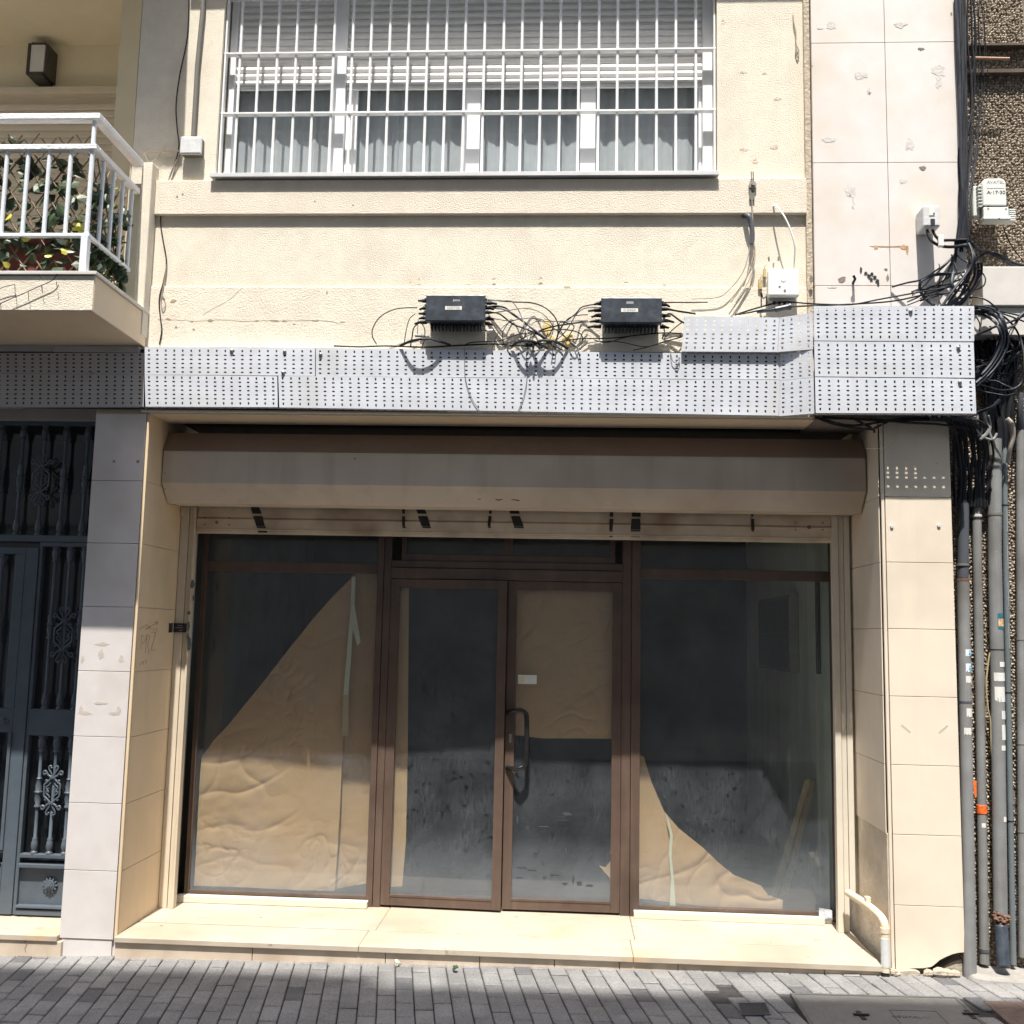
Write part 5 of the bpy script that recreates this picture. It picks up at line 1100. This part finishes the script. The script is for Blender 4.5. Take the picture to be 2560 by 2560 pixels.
# wall lamp
a, b = at(c1, 165, 250, YB-.14), at(c1, 240, 408, YB-.14)
J = thing('wall_lamp', 'dark box wall lamp with white diffuser on the loggia wall', 'lamp', ((a.x+b.x)/2, YB, b.z))
w = MB(); w.box(a.x+.02, b.x, YB-.17, YB-.04, b.z+.02, a.z); w.build('diffuser', m_lampw, J, bevel=.006)
w = MB(); w.box(a.x-.005, a.x+.019, YB-.175, YB-.001, b.z, a.z+.01); w.box(b.x+.001, b.x+.02, YB-.16, YB-.001, b.z, a.z+.01); w.box(a.x+.019, b.x+.001, YB-.175, YB-.001, b.z-.015, b.z+.019); w.box(a.x+.019, b.x+.001, YB-.17, YB-.001, a.z+.001, a.z+.02); w.build('housing', m_lampb, J, bevel=.003)

# ------------------------------------------------------------------ iron gate
YG = .36
IG = thing('entrance_gate', 'blue grey iron entrance gate with turned bars and scroll ornaments', 'gate', (-3.4, YG, .19))
f = MB()
def gb(x0, x1, z0, z1, y0=YG-.02, y1=YG+.03): f.box(x0, x1, y0, y1, z0, z1)
xs0 = -3.345  # right stile of the door
gb(-3.43, -3.345, .2, 2.56); gb(-3.343, -3.32, .2, 2.61, YG-.012)
gb(-2.88, -2.856, .2, 3.43); gb(-6.2, -2.88, 2.60, 2.645); gb(-3.32, -2.88, 2.57, 2.598)
gb(-6.2, -2.88, 3.395, 3.43)
gb(-3.32, -2.88, 1.33, 1.50); gb(-3.32, -2.88, .555, .58); gb(-3.32, -2.88, .495, .52, YG-.03); gb(-3.32, -2.88, .20, .235); gb(-3.32, -2.88, .245, .262, YG-.03)
gb(-6.2, -3.43, 1.345, 1.50); gb(-6.2, -3.43, 2.515, 2.56); gb(-6.2, -3.43, .58, .60); gb(-6.2, -3.43, .49, .52); gb(-6.2, -3.43, .24, .262)
gb(-3.465, -3.432, .24, .52, YG-.02); gb(-3.452, -3.43, .6, 1.345, YG-.03); gb(-3.50, -3.43, 1.5, 2.515, YG-.022)
f.build('frame', m_iron, IG, bevel=.004)
w = MB(); w.box(-3.32, -2.88, YG+.01, YG+.016, .262, .495); w.box(-6.2, -3.465, YG+.01, YG+.016, .262, .49); w.build('kick_panel', m_iron, IG)
g = MB(); g.add([(-6.2, YG+.05, .5), (-2.86, YG+.05, .5), (-2.86, YG+.05, 3.42), (-6.2, YG+.05, 3.42)], [(0, 1, 2, 3)]); g.build('pane', glass_mat('gate_glass', .02, 0, (.5, .52, .52)), IG)
def baluster(x, z0, z1, mid=True):
    r0 = .0105; H = z1-z0
    def knop(z, s=1): return [(r0, z-.034*s), (.017, z-.030*s), (.017, z-.022*s), (.012, z-.016*s), (.021, z), (.015, z+.022*s), (.017, z+.028*s), (r0, z+.034*s)]
    pr = [(.022, 0), (.022, .01), (.014, .018), (.023, .045), (.019, .075), (.015, .085), (.018, .095), (r0, .103)]
    if mid:
        m_ = H*.52; pr += [(r0, m_-.10), (.02, m_-.095), (.02, m_-.085), (.013, m_-.078), (.022, m_-.04), (.018, m_-.012), (.026, m_), (.018, m_+.012), (.021, m_+.04), (.013, m_+.075), (.018, m_+.085), (r0, m_+.095)]
    pr += [(r0, H-.103), (.02, H-.098), (.014, H-.085), (.022, H-.06), (.022, H-.03), (.014, H-.018), (.021, H-.008), (.021, H)]
    w = MB(); w.lathe((x, YG, z0), pr, 12); return w.build('baluster', m_iron, IG, smooth=True, angle=60)
def scroll(x, zc, H=.30):
    w = MB(); yy = YG-.02; k = H/.30
    def sp(cx_, cz, r0, r1, a0, a1, n=16): return [Vector((x+cx_, yy, zc+cz))+Vector((math.cos(t), 0, math.sin(t)))*(r0+(r1-r0)*i/n) for i in range(n+1) for t in [a0+(a1-a0)*i/n]]
    for s in (-1, 1):
        for v in (-1, 1):
            m = lambda pts: [Vector((x+s*(p.x-x), p.y, zc+v*(p.z-zc))) for p in pts]
            # tall outer curl, side curl, waist bow and inner curl
            w.tube(m([Vector((x+a*k, yy, zc+b*k)) for a, b in ((.004, .083), (.012, .105), (.026, .125), (.030, .143), (.018, .15), (.012, .138))]), .0052, 6, sub=3)
            w.tube(m([Vector((x+a*k, yy, zc+b*k)) for a, b in ((.006, .080), (.030, .092), (.044, .112), (.054, .118), (.062, .108), (.056, .095), (.046, .100))]), .0065, 6, sub=3)
            w.tube(m([Vector((x+a*k, yy, zc+b*k)) for a, b in ((.008, .075), (.020, .062), (.038, .046), (.050, .034), (.050, .0))]), .0065, 6, sub=3)
            w.tube(m([Vector((x+a*k, yy, zc+b*k)) for a, b in ((.046, .040), (.034, .055), (.040, .062), (.046, .055))]), .005, 6, sub=3)
            w.tube(m([Vector((x+a*k, yy, zc+b*k)) for a, b in ((.012, .045), (.022, .030), (.034, .022), (.036, .010), (.026, .004), (.022, .014))]), .005, 6, sub=3)
            w.lathe((x+s*.012*k, yy, zc+v*.138*k-.006), [(.001, 0), (.008, .006), (.001, .012)], 8)
            w.lathe((x+s*.047*k, yy, zc+v*.1*k-.006), [(.001, 0), (.008, .006), (.001, .012)], 8)
    for v in (-1, 1): w.box(x-.018, x+.018, yy-.008, yy+.012, zc+v*.079*k-.007, zc+v*.079*k+.007)
    return w.build('scroll_ornament', m_iron, IG, smooth=True, angle=50)
lo0, lo1 = .581, 1.329
for i, x in enumerate((-3.235, -3.135, -3.035, -2.935)):
    baluster(x, lo0, lo1, i != 1); baluster(x, 1.501, 2.569, i not in (1,))
scroll(-3.135, .985, .31); scroll(-3.135, 1.985, .36)
for i, x in enumerate((-3.675, -3.522, -3.370, -3.222, -3.07, -2.94)): baluster(x, 2.646, 3.394, i != 2)
scroll(-3.368, 3.02, .34)
baluster(-3.60, 1.501, 2.514); baluster(-3.56, .601, 1.344)
w = MB(); rx, rzv = -3.115, .385
for k in range(12):
    t = 2*math.pi*k/12; w.prism([(rx+.03*math.cos(t-.2), rzv+.03*math.sin(t-.2)), (rx+.044*math.cos(t-.16), rzv+.044*math.sin(t-.16)), (rx+.052*math.cos(t), rzv+.052*math.sin(t)), (rx+.044*math.cos(t+.16), rzv+.044*math.sin(t+.16)), (rx+.03*math.cos(t+.2), rzv+.03*math.sin(t+.2))], 'y', YG-.004, YG+.01)
w.disc((rx, rzv), .034, YG+.008, 24, .016); w.disc((rx, rzv), .022, YG-.008, 20, .006); w.disc((rx, rzv), .010, YG-.014, 14, .008)
w.build('rosette', m_iron, IG, bevel=.002)
w = MB(); w.disc((-3.50, 1.42), .022, YG-.02, 16, .02); w.box(-3.54, -3.46, YG-.03, YG-.021, 1.41, 1.43); w.build('lock_escutcheon', m_iron, IG, bevel=.003)

# ------------------------------------------------------------------ right neighbour: pebble-dash wall, slab, pipes
NB = thing('neighbour_building', 'brown pebble dash house wall at the right edge', 'building', (3.2, .2, .1))
w = MB(); w.box(2.506, 5.5, .16, .5, 0, 9); w.build('pebble_wall', m_pebble, NB)
w = MB(); step = .0185
for i in range(int(.62/step)):
    for j in range(int(6.4/step)):
        x = 2.52+i*step+random.uniform(-.006, .006); z = .12+j*step+random.uniform(-.006, .006)
        a = random.uniform(.008, .0125); b_ = random.uniform(.006, .0095); t = random.uniform(0, 6.28); d = random.uniform(.007, .014)
        o = len(w.v); ca, sa = math.cos(t), math.sin(t)
        w.v.append(Vector((x+random.uniform(-.002, .002), .158-d, z+random.uniform(-.002, .002))))
        for rr, yy in ((.62, .158-d*.8), (1, .162)):
            for k in range(6):
                u, v = a*rr*math.cos(k*1.047), b_*rr*math.sin(k*1.047); w.v.append(Vector((x+u*ca-v*sa, yy, z+u*sa+v*ca)))
        for k in range(6):
            k2 = (k+1) % 6; w.f += [(o, o+1+k2, o+1+k), (o+1+k, o+1+k2, o+7+k2, o+7+k)]
w.build('pebble_dash', m_stonelet, NB)
a = at(cR, 790, 1090, -.02); b = at(cR, 715, 1565, -.02)
w = MB(); w.box(b.x+.025, 3.6, -.02, .158, b.z, a.z); w.build('marble_panel', m_slab, NB, bevel=.006)
b2 = at(cR2, 680, 170, -.02); w = MB(); w.box(b.x-.05, 3.6, -.0, .158, b2.z, b.z-.004); w.build('marble_ledge', m_slab, NB, bevel=.004)
cz0 = at(c4, 1700, 395, .0).z
w = MB(); w.box(2.64, 5, .10, .158, cz0-.012, cz0+.012); w.box(2.655, 5, .09, .158, cz0+.17, cz0+.185); w.build('shadow_ledge', mat('dark_ledge', (.10, .075, .055), .9, .3), NB)  # dark ledges added to throw the two shadow bands on the pebble wall
w = MB(); w.tube([at(c4, 1560, 368, -.02), at(c4, 1838, 374, -.02)], .010, 10); w.tube([at(c4, 1560, -40, .02), at(c4, 1560, 250, .02)], .009, 8); w.build('copper_pipe', m_copper, NB, smooth=True)
w = MB()
pts = [(2.51, -.07), (2.6, -.10), (2.9, -.14), (3.6, -.16), (3.6, .16), (2.51, .16)]
w.prism(pts, 'z', 0.02, .175); w.build('concrete_footing', m_conc, NB, bevel=.03, seg=3)
def pipe(label, pts, r, m, parts=(), grp='grey pipes on the pebble wall', n=14):
    q = [at(*p) for p in pts]
    root = thing('wall_pipe', label, 'pipe', q[-1], grp)
    w = MB(); w.tube(q, r, n); w.build('tube', m, root, smooth=True, angle=50)
    def pos(c, y):
        # point of the axis at survey height y
        zz = at(c, 300, y, q[0].y).z
        t = (zz-q[0].z)/(q[-1].z-q[0].z) if len(q) == 2 else None
        if t is None:
            for u, v in zip(q[:-1], q[1:]):
                if v.z <= zz <= u.z: return u.lerp(v, (zz-u.z)/(v.z-u.z))
            return q[-1].copy()
        return q[0].lerp(q[-1], t)
    return root, pos
def ring(root, p, r, h, m, name): w = MB(); w.tube([p+Vector((0, 0, h/2)), p-Vector((0, 0, h/2))], r, 16); return w.build(name, m, root, smooth=True, bevel=.001)
def patch(root, p, r, h, a0, a1, m, name='sticker'):
    w = MB(); n = 6; vs = []
    for i in range(n+1):
        t = math.radians(a0+(a1-a0)*i/n); vs += [(p.x+r*math.sin(t), p.y-r*math.cos(t), p.z-h/2), (p.x+r*math.sin(t), p.y-r*math.cos(t), p.z+h/2)]
    w.add(vs, [(2*i, 2*i+2, 2*i+3, 2*i+1) for i in range(n)]); return w.build(name, m, root, smooth=True)
YQ = .10
r1, pos = pipe('leftmost grey downpipe with blue stickers and a dark upper sleeve', [(cp, 152, 815, YQ), (cp, 160, 1200, YQ), (cq, 195, 1930, YQ-.10)], .0365, m_pipe)
w = MB(); w.tube([at(cp, 157, 190, YQ), at(cp, 152, 790, YQ)], .0330, 14); w.tube([at(cp, 160, 130, YQ), at(cp, 157, 195, YQ)], [.014, .030], 10); w.build('dark_sleeve', m_piped, r1, smooth=True)
ring(r1, at(cp, 152, 805, YQ), .0375, .016, m_rust, 'rusty_ring'); ring(r1, at(cp, 150, 685, YQ), .0385, .012, m_conduit, 'clamp')
for y, h, m_ in ((1392, .04, m_stk_blue), (1512, .05, m_stk_blue), (1605, .04, m_label), (1870, .05, m_label)):
    p = pos(cp, y); s = patch(r1, p, .0372, h, -10, 62, m_)
    if y < 1550:
        c = p+Vector((.018, -.033, 0)); w = MB()
        w.tube([c+Vector((.011*math.cos(t*.4), 0, .012*math.sin(t*.4))) for t in range(16)], .0018, 5); w.tube([c+Vector((-.004, -.001, -.006)), c+Vector((.004, -.001, .004))], .003, 5); w.build('print', m_stk_cy, s)
patch(r1, pos(cq, 80), .0372, .04, -35, 35, m_label)
ring(r1, pos(cp, 1790), .0375, .016, m_piped, 'tape_band')
r2, pos = pipe('second grey downpipe with orange tape round it', [(cp, 262, 130, YQ+.024), (cp, 268, 600, YQ+.024), (cp, 285, 1500, YQ+.024), (cq, 300, 1810, YQ)], .0275, m_pipe)
w = MB(); w.tube([at(cp, 266, 60, YQ+.024), at(cp, 262, 150, YQ+.024)], [.024, .0285], 12); w.build('taped_end', m_conduit, r2, smooth=True)
ring(r2, pos(cp, 290), .031, .014, m_plastd, 'clamp'); ring(r2, pos(cp, 315), .029, .008, m_black, 'tape_band'); ring(r2, pos(cq, 1700), .031, .02, m_piped, 'clamp')
p = pos(cq, 660); ring(r2, p, .0305, .05, m_orange, 'orange_tape'); w = MB(); q = at(cq, 230, 515, .07); w.prism([(q.x-.012, q.z+.055), (q.x+.01, q.z+.05), (q.x+.008, q.z-.045), (q.x-.003, q.z-.05)], 'y', .068, .071); w.build('orange_tape_tail', m_orange, r2)
patch(r2, pos(cq, 775), .0282, .026, -25, 25, m_label)
r3, pos = pipe('thick grey downpipe with torn white stickers and a rusted foot', [(cR2, 905, 1440, YQ), (cp, 408, 600, YQ), (cp, 430, 1600, YQ), (cq, 420, 1490, YQ-.02)], .040, m_pipe)
ring(r3, pos(cp, 275), .0425, .018, m_conduit, 'clamp'); ring(r3, pos(cp, 1362), .0415, .006, m_black, 'cable_tie')
s = patch(r3, pos(cp, 1135), .0407, .095, -10, 65, m_teal); p = pos(cp, 1145); s2 = patch(r3, p, .0411, .045, -5, 60, m_tan, 'sticker_print'); 
for y, h, a0, a1 in ((1580, .05, -50, 70), (1720, .09, -45, 80), (1480, .03, 0, 60), (1885, .05, 10, 75)): patch(r3, pos(cp, y), .0407, h, a0, a1, m_label)
for y, h, a0, a1 in ((85, .09, 10, 60), (200, .03, 5, 55), (725, .03, 15, 50)): patch(r3, pos(cq, y), .0407, h, a0, a1, m_label)
p = pos(cq, 1490); w = MB()
for i in range(60):
    q = p+Vector((random.uniform(-.036, .036), random.uniform(-.045, 0), random.gauss(.005, .018))); k_ = random.uniform(.008, .018); w.lathe(q, [(.002, 0), (k_, .004), (k_*.8, .010), (.002, .014)], 6)
w.build('rusted_foot', m_rust, r3)
w = MB(); p0, p1 = at(cq, 425, 1530, .05), at(cq, 445, 1840, -.03); n = 26; w.tube([p0.lerp(p1, i/n) for i in range(n+1)], [.036+(.003 if i % 2 else 0) for i in range(n+1)], 14)
w.build('corrugated_stub', m_splice, r3, smooth=True, angle=80)
r4, pos = pipe('slim blue grey pipe with faint printing beside the thick pipe', [(cR2, 1015, 1420, YQ+.03), (cp, 497, 600, YQ+.03), (cp, 512, 1500, YQ+.03), (cq, 515, 1815, YQ-.02)], .0175, m_pipeb)
for c_q, y in ((cp, 200), (cp, 1705), (cq, 738)): ring(r4, pos(c_q, y), .0195, .007, m_black, 'cable_tie')
for y in (300, 600, 900, 1230): w = MB(); p = pos(cp, y)+Vector((.004, -.0178, 0)); w.box(p.x-.002, p.x+.002, p.y-.0006, p.y, p.z-.09, p.z+.06); w.build('printed_line', m_inkg, r4)
r5, pos = pipe('grey pipe at the right edge with metal brackets', [(cR2, 1215, 1320, YQ+.022), (cp, 617, 600, YQ+.022), (cq, 590, 1760, YQ)], .027, m_pipe)
w = MB(); w.tube([at(cR2, 1225, 880, .06), at(cR2, 1210, 1060, .06), at(cR2, 1215, 1320, YQ+.022)], [.014, .018, .0285], 10); w.build('dark_sleeve', m_piped, r5, smooth=True)
for c_q, y in ((cp, 1280), (cq, 170), (cq, 820)): ring(r5, pos(c_q, y), .0285, .007, m_conduit, 'clamp'); 
w = MB(); w.tube([at(cR2, 1050, 1190, -.0), at(cR2, 1110, 1260, -.0), at(cR2, 1125, 1400, .02), at(cR2, 1085, 1560, .04), at(cR2, 1060, 1720, .08)], .014, 10, sub=5); o = w.build('flexible_conduit', mat('beige_conduit', (.42, .36, .30), .6, .1), smooth=True); tag(o, 'beige flexible conduit bending down between the pipes', 'conduit')
cable('thin yellow cable hanging between the second and thick pipes', cp, [(368, 1390, .1), (350, 1520, .1), (340, 1680, .1), (355, 1850, .1), (345, 10, .1, cq), (352, 200, .1, cq), (365, 450, .1, cq), (362, 820, .11, cq)], .005, mat('yellow_cable', (.42, .34, .18), .6, .1))
for k, (x, y0_, y1_) in enumerate(((1070, 1380, 1500), )): pass
# cream drain pipe by the right reveal
DP = thing('drain_pipe', 'cream painted bent drain pipe beside the right end of the step', 'pipe', at(cRB, 345, 1690, -.03))
w = MB(); q = [at(cRB, 135, 1195, .55), at(cRB, 230, 1255, .25), at(cRB, 300, 1310, .06), at(cRB, 332, 1350, -.01), at(cRB, 342, 1400, -.025), at(cRB, 342, 1500, -.028), at(cRB, 345, 1640, -.028)]; w.tube(q, .023, 14, sub=5); w.build('tube', m_creampaint, DP, smooth=True)
p = at(cRB, 341, 1405, -.026); ring(DP, p, .026, .03, m_creampaint, 'collar'); p = at(cRB, 343, 1530, -.028); ring(DP, p, .0245, .16, m_plastd, 'joint_sleeve'); ring(DP, at(cRB, 345, 1665, -.028), .024, .03, m_black, 'dark_foot')
w = MB(); p = at(cRB, 240, 1245, .22); w.box(p.x-.01, p.x+.02, .2, .24, p.z, p.z+.03); w.build('bracket', m_creampaint, DP, bevel=.004)
# rubble in the broken pillar foot
def rock(mb, c, s):
    import itertools
    n = 7; vs = []; fs = []
    for i in range(4):
        for j in range(n):
            t = 2*math.pi*j/n; rr = (0.7, 1, .85, .35)[i]*s*(1+.35*noise.noise((c.x*9+i, j*.9, c.z*7)))
            vs.append((c.x+rr*math.cos(t)*1.1+.3*s*noise.noise((i*3, j, c.x*5)), c.y+rr*math.sin(t)*.7, c.z+s*(-.2, .3, .85, 1.25)[i]*(1+.3*noise.noise((j*1.3, i, c.z*9)))))
    fs = [(i*n+j, i*n+(j+1) % n, (i+1)*n+(j+1) % n, (i+1)*n+j) for i in range(3) for j in range(n)]+[tuple(range(n))[::-1], tuple(range(3*n, 4*n))]
    mb.add(vs, fs)
GRB = 'rubble at the foot of the right pillar'
for x, y, s, m_, lb in ((650, 1660, .04, m_rubble, 'flat pale mortar chunk under the broken tile'), (735, 1630, .03, m_rubble, 'pale mortar chunk beside the leftmost pipe'), (705, 1690, .024, m_brick, 'orange brick shard under the broken tile'), (660, 1695, .018, m_brick, 'small orange brick shard left of the other shard'), (745, 1655, .018, m_brick, 'red brick crumb near the leftmost pipe'), (400, 1660, .028, m_rubble, 'small mortar crumb beside the drain pipe foot'), (585, 1650, .03, m_rubble, 'rounded mortar lump under the dark pillar crack'), (690, 1640, .034, m_rubble, 'mortar chunk deep in the broken pillar corner')):
    p = at(cRB, x, y, -.02); p.z = gz(p.x)+.002; w = MB(); rock(w, p, s*1.0); o = w.build('rubble_lump', m_, bevel=.002); tag(o, lb, 'rubble', GRB)

# ------------------------------------------------------------------ covers in the pavement
p = [atz(c7, x, y, .138) for x, y in ((1215, 385), (1760, 388))]
xa, xb, ya = 1.43, 2.32, -.37; zg = lambda x: gz(x)+.003
MC = thing('manhole_cover', 'large grey concrete filled manhole cover with two lifting handles', 'manhole cover', ((xa+xb)/2, -.62, gz(1.9)))
def tilt(w):
    for v in w.v: v.z += gz(v.x)
    return w
w = MB(); w.box(xa+.02, xb-.02, -.93, ya-.02, -.03, .002); tilt(w).build('lid', mat('manhole_concrete', (.15, .142, .128), .85, .1, 9, .3, 90), MC)
w = MB(); w.box(xa, xb, ya-.018, ya, -.03, .004); w.box(xa, xa+.018, -.95, ya-.018, -.03, .004); w.box(xb-.018, xb, -.95, ya-.018, -.03, .004); w.box(xa, xb, -.968, -.95, -.03, .004); tilt(w).build('frame', mat('manhole_rim', (.11, .105, .095), .7, .2, 20), MC)
for x, y in ((1327, 432), (1733, 435)):
    q = atz(c7, x, y, .14); w = MB(); w.box(-.012, .012, -.06, .06, .0, .006); w.box(-.04, .04, -.008, .008, .006, .012)
    for v in w.v: v.x += q.x; v.y += q.y
    tilt(w).build('lifting_handle', m_black, MC)
q0, q1 = atz(c7, 1428, 412, .14), atz(c7, 1600, 412, .14)
w = MB(); y0_, y1_ = -.80, q0.y; t = .003
for (a_, b_, c_, d_) in ((q0.x, q1.x, y1_-t*2, y1_), (q0.x, q1.x, y0_, y0_+t*2), (q0.x, q0.x+t*2, y0_, y1_), (q1.x-t*2, q1.x, y0_, y1_)): w.box(a_, b_, c_, d_, .0022, .0032)
tilt(w).build('name_border', m_ink, MC)
text('lettering', 'e·distribución', .05, ((q0.x+q1.x)/2, y1_-.10, gz(1.9)+.004), m_ink, MC, rot=(0, 0, math.pi), depth=.0006)
q = [atz(c7, x, y, .122) for x, y in ((870, 395), (972, 395), (990, 438), (882, 438))]
DG = thing('drain_cover', 'small dark square drain cover in the pavement', 'drain cover', q[0])
w = MB(); vs = [Vector((v.x, v.y, gz(v.x)+.0045)) for v in q]; lo = [v-Vector((0, 0, .03)) for v in vs]; w.hexa([lo[3], lo[2], lo[1], lo[0], vs[3], vs[2], vs[1], vs[0]]); w.build('lid', mat('dark_drain', (.035, .035, .035), .7, .2, 30, .5, 90), DG)
w = MB(); c = sum(vs, Vector())/4
for i in range(4): a_, b_ = vs[i], vs[(i+1) % 4]; w.tube([a_+Vector((0, 0, .001)), b_+Vector((0, 0, .001))], .004, 4)
w.build('rim', m_iron, DG)
w = MB(); w.box(2.44, 3.2, -.95, -.42, -.03, .004); tilt(w); o = w.build('brown_grate', mat('brown_grate', (.13, .09, .07), .8, .2, 20, .8, 40, vor=True)); tag(o, 'brown cast access cover at the right corner of the pavement', 'access cover')
# tiny weeds at the riser foot
for k, (c, x, y, lb) in enumerate(((c6, 1692, 270, 'tiny green weed sprouting in the joint before the step'), (c6, 1478, 245, 'pale dry sprig by the step riser'))):
    p = atz(c, x, y, gz(-.6)); w = MB(); leaves(w, 14, (p.x-.014, p.x+.014, p.y-.012, p.y+.012, gz(p.x)+.004, gz(p.x)+.035), .014); o = w.build('weed', m_leafd if k == 0 else m_leafp); tag(o, lb, 'weed')

# ------------------------------------------------------------------ the other side of the narrow street (behind the camera)
SLOPE = 2.4
yo = -8.6
H1 = .1+SLOPE*(-.40-yo); 
def opposite(label, x0, x1, h, m_, depth=5):
    r = thing('opposite_building', label, 'building', ((x0+x1)/2, yo, 0), 'buildings across the street')
    w = MB(); w.box(x0, x1, yo-depth, yo, -.1, h); w.build('wall', m_, r)
    w = MB(); w.box(x0, x1, yo+.001, yo+.12, 3.6, 3.85); w.build('string_course', m_, r)
opposite('tall pale block across the street facing the shop', -1.25, 14, H1, m_opp)
opposite('slightly taller block across the street facing the balcony', -16, -1.26, H1+.42, m_opp)

# ------------------------------------------------------------------ light, sky, camera
SUN = Vector((.05, 1, -SLOPE)).normalized()
ld = bpy.data.lights.new('sun', 'SUN'); ld.energy = 3.5; ld.angle = math.radians(.53); ld.color = (1, .97, .925)
lo_ = bpy.data.objects.new('sun', ld); COL.objects.link(lo_); lo_.rotation_euler = SUN.to_track_quat('-Z', 'Y').to_euler(); lo_.location = (0, -6, 20)
wd = bpy.data.worlds.new('World'); sc.world = wd; wd.use_nodes = True; nt = wd.node_tree
sk = nt.nodes.new('ShaderNodeTexSky'); sk.sky_type = 'NISHITA'; sk.sun_disc = False; sk.dust_density = 3.0; sk.ozone_density = .5; sk.sun_elevation = math.asin(-SUN.z); sk.sun_rotation = math.pi+math.atan2(-.05, 1)*-1
bg = nt.nodes['Background']; bg.inputs[1].default_value = .15; nt.links.new(sk.outputs[0], bg.inputs[0])
cd = bpy.data.cameras.new('camera'); cd.sensor_width = 36; cd.sensor_fit = 'HORIZONTAL'; cd.lens = 36*F; cd.clip_end = 300; cd.clip_start = .05
co = bpy.data.objects.new('camera', cd); COL.objects.link(co); sc.camera = co
co.matrix_world = Matrix(((RT.x, UP.x, -FW.x, CAM.x), (RT.y, UP.y, -FW.y, CAM.y), (RT.z, UP.z, -FW.z, CAM.z), (0, 0, 0, 1)))
sc.render.resolution_x = sc.render.resolution_y = 1024
sc.view_settings.view_transform = 'Standard'; sc.view_settings.look = 'None'; sc.view_settings.exposure = 1.30; sc.view_settings.gamma = 1
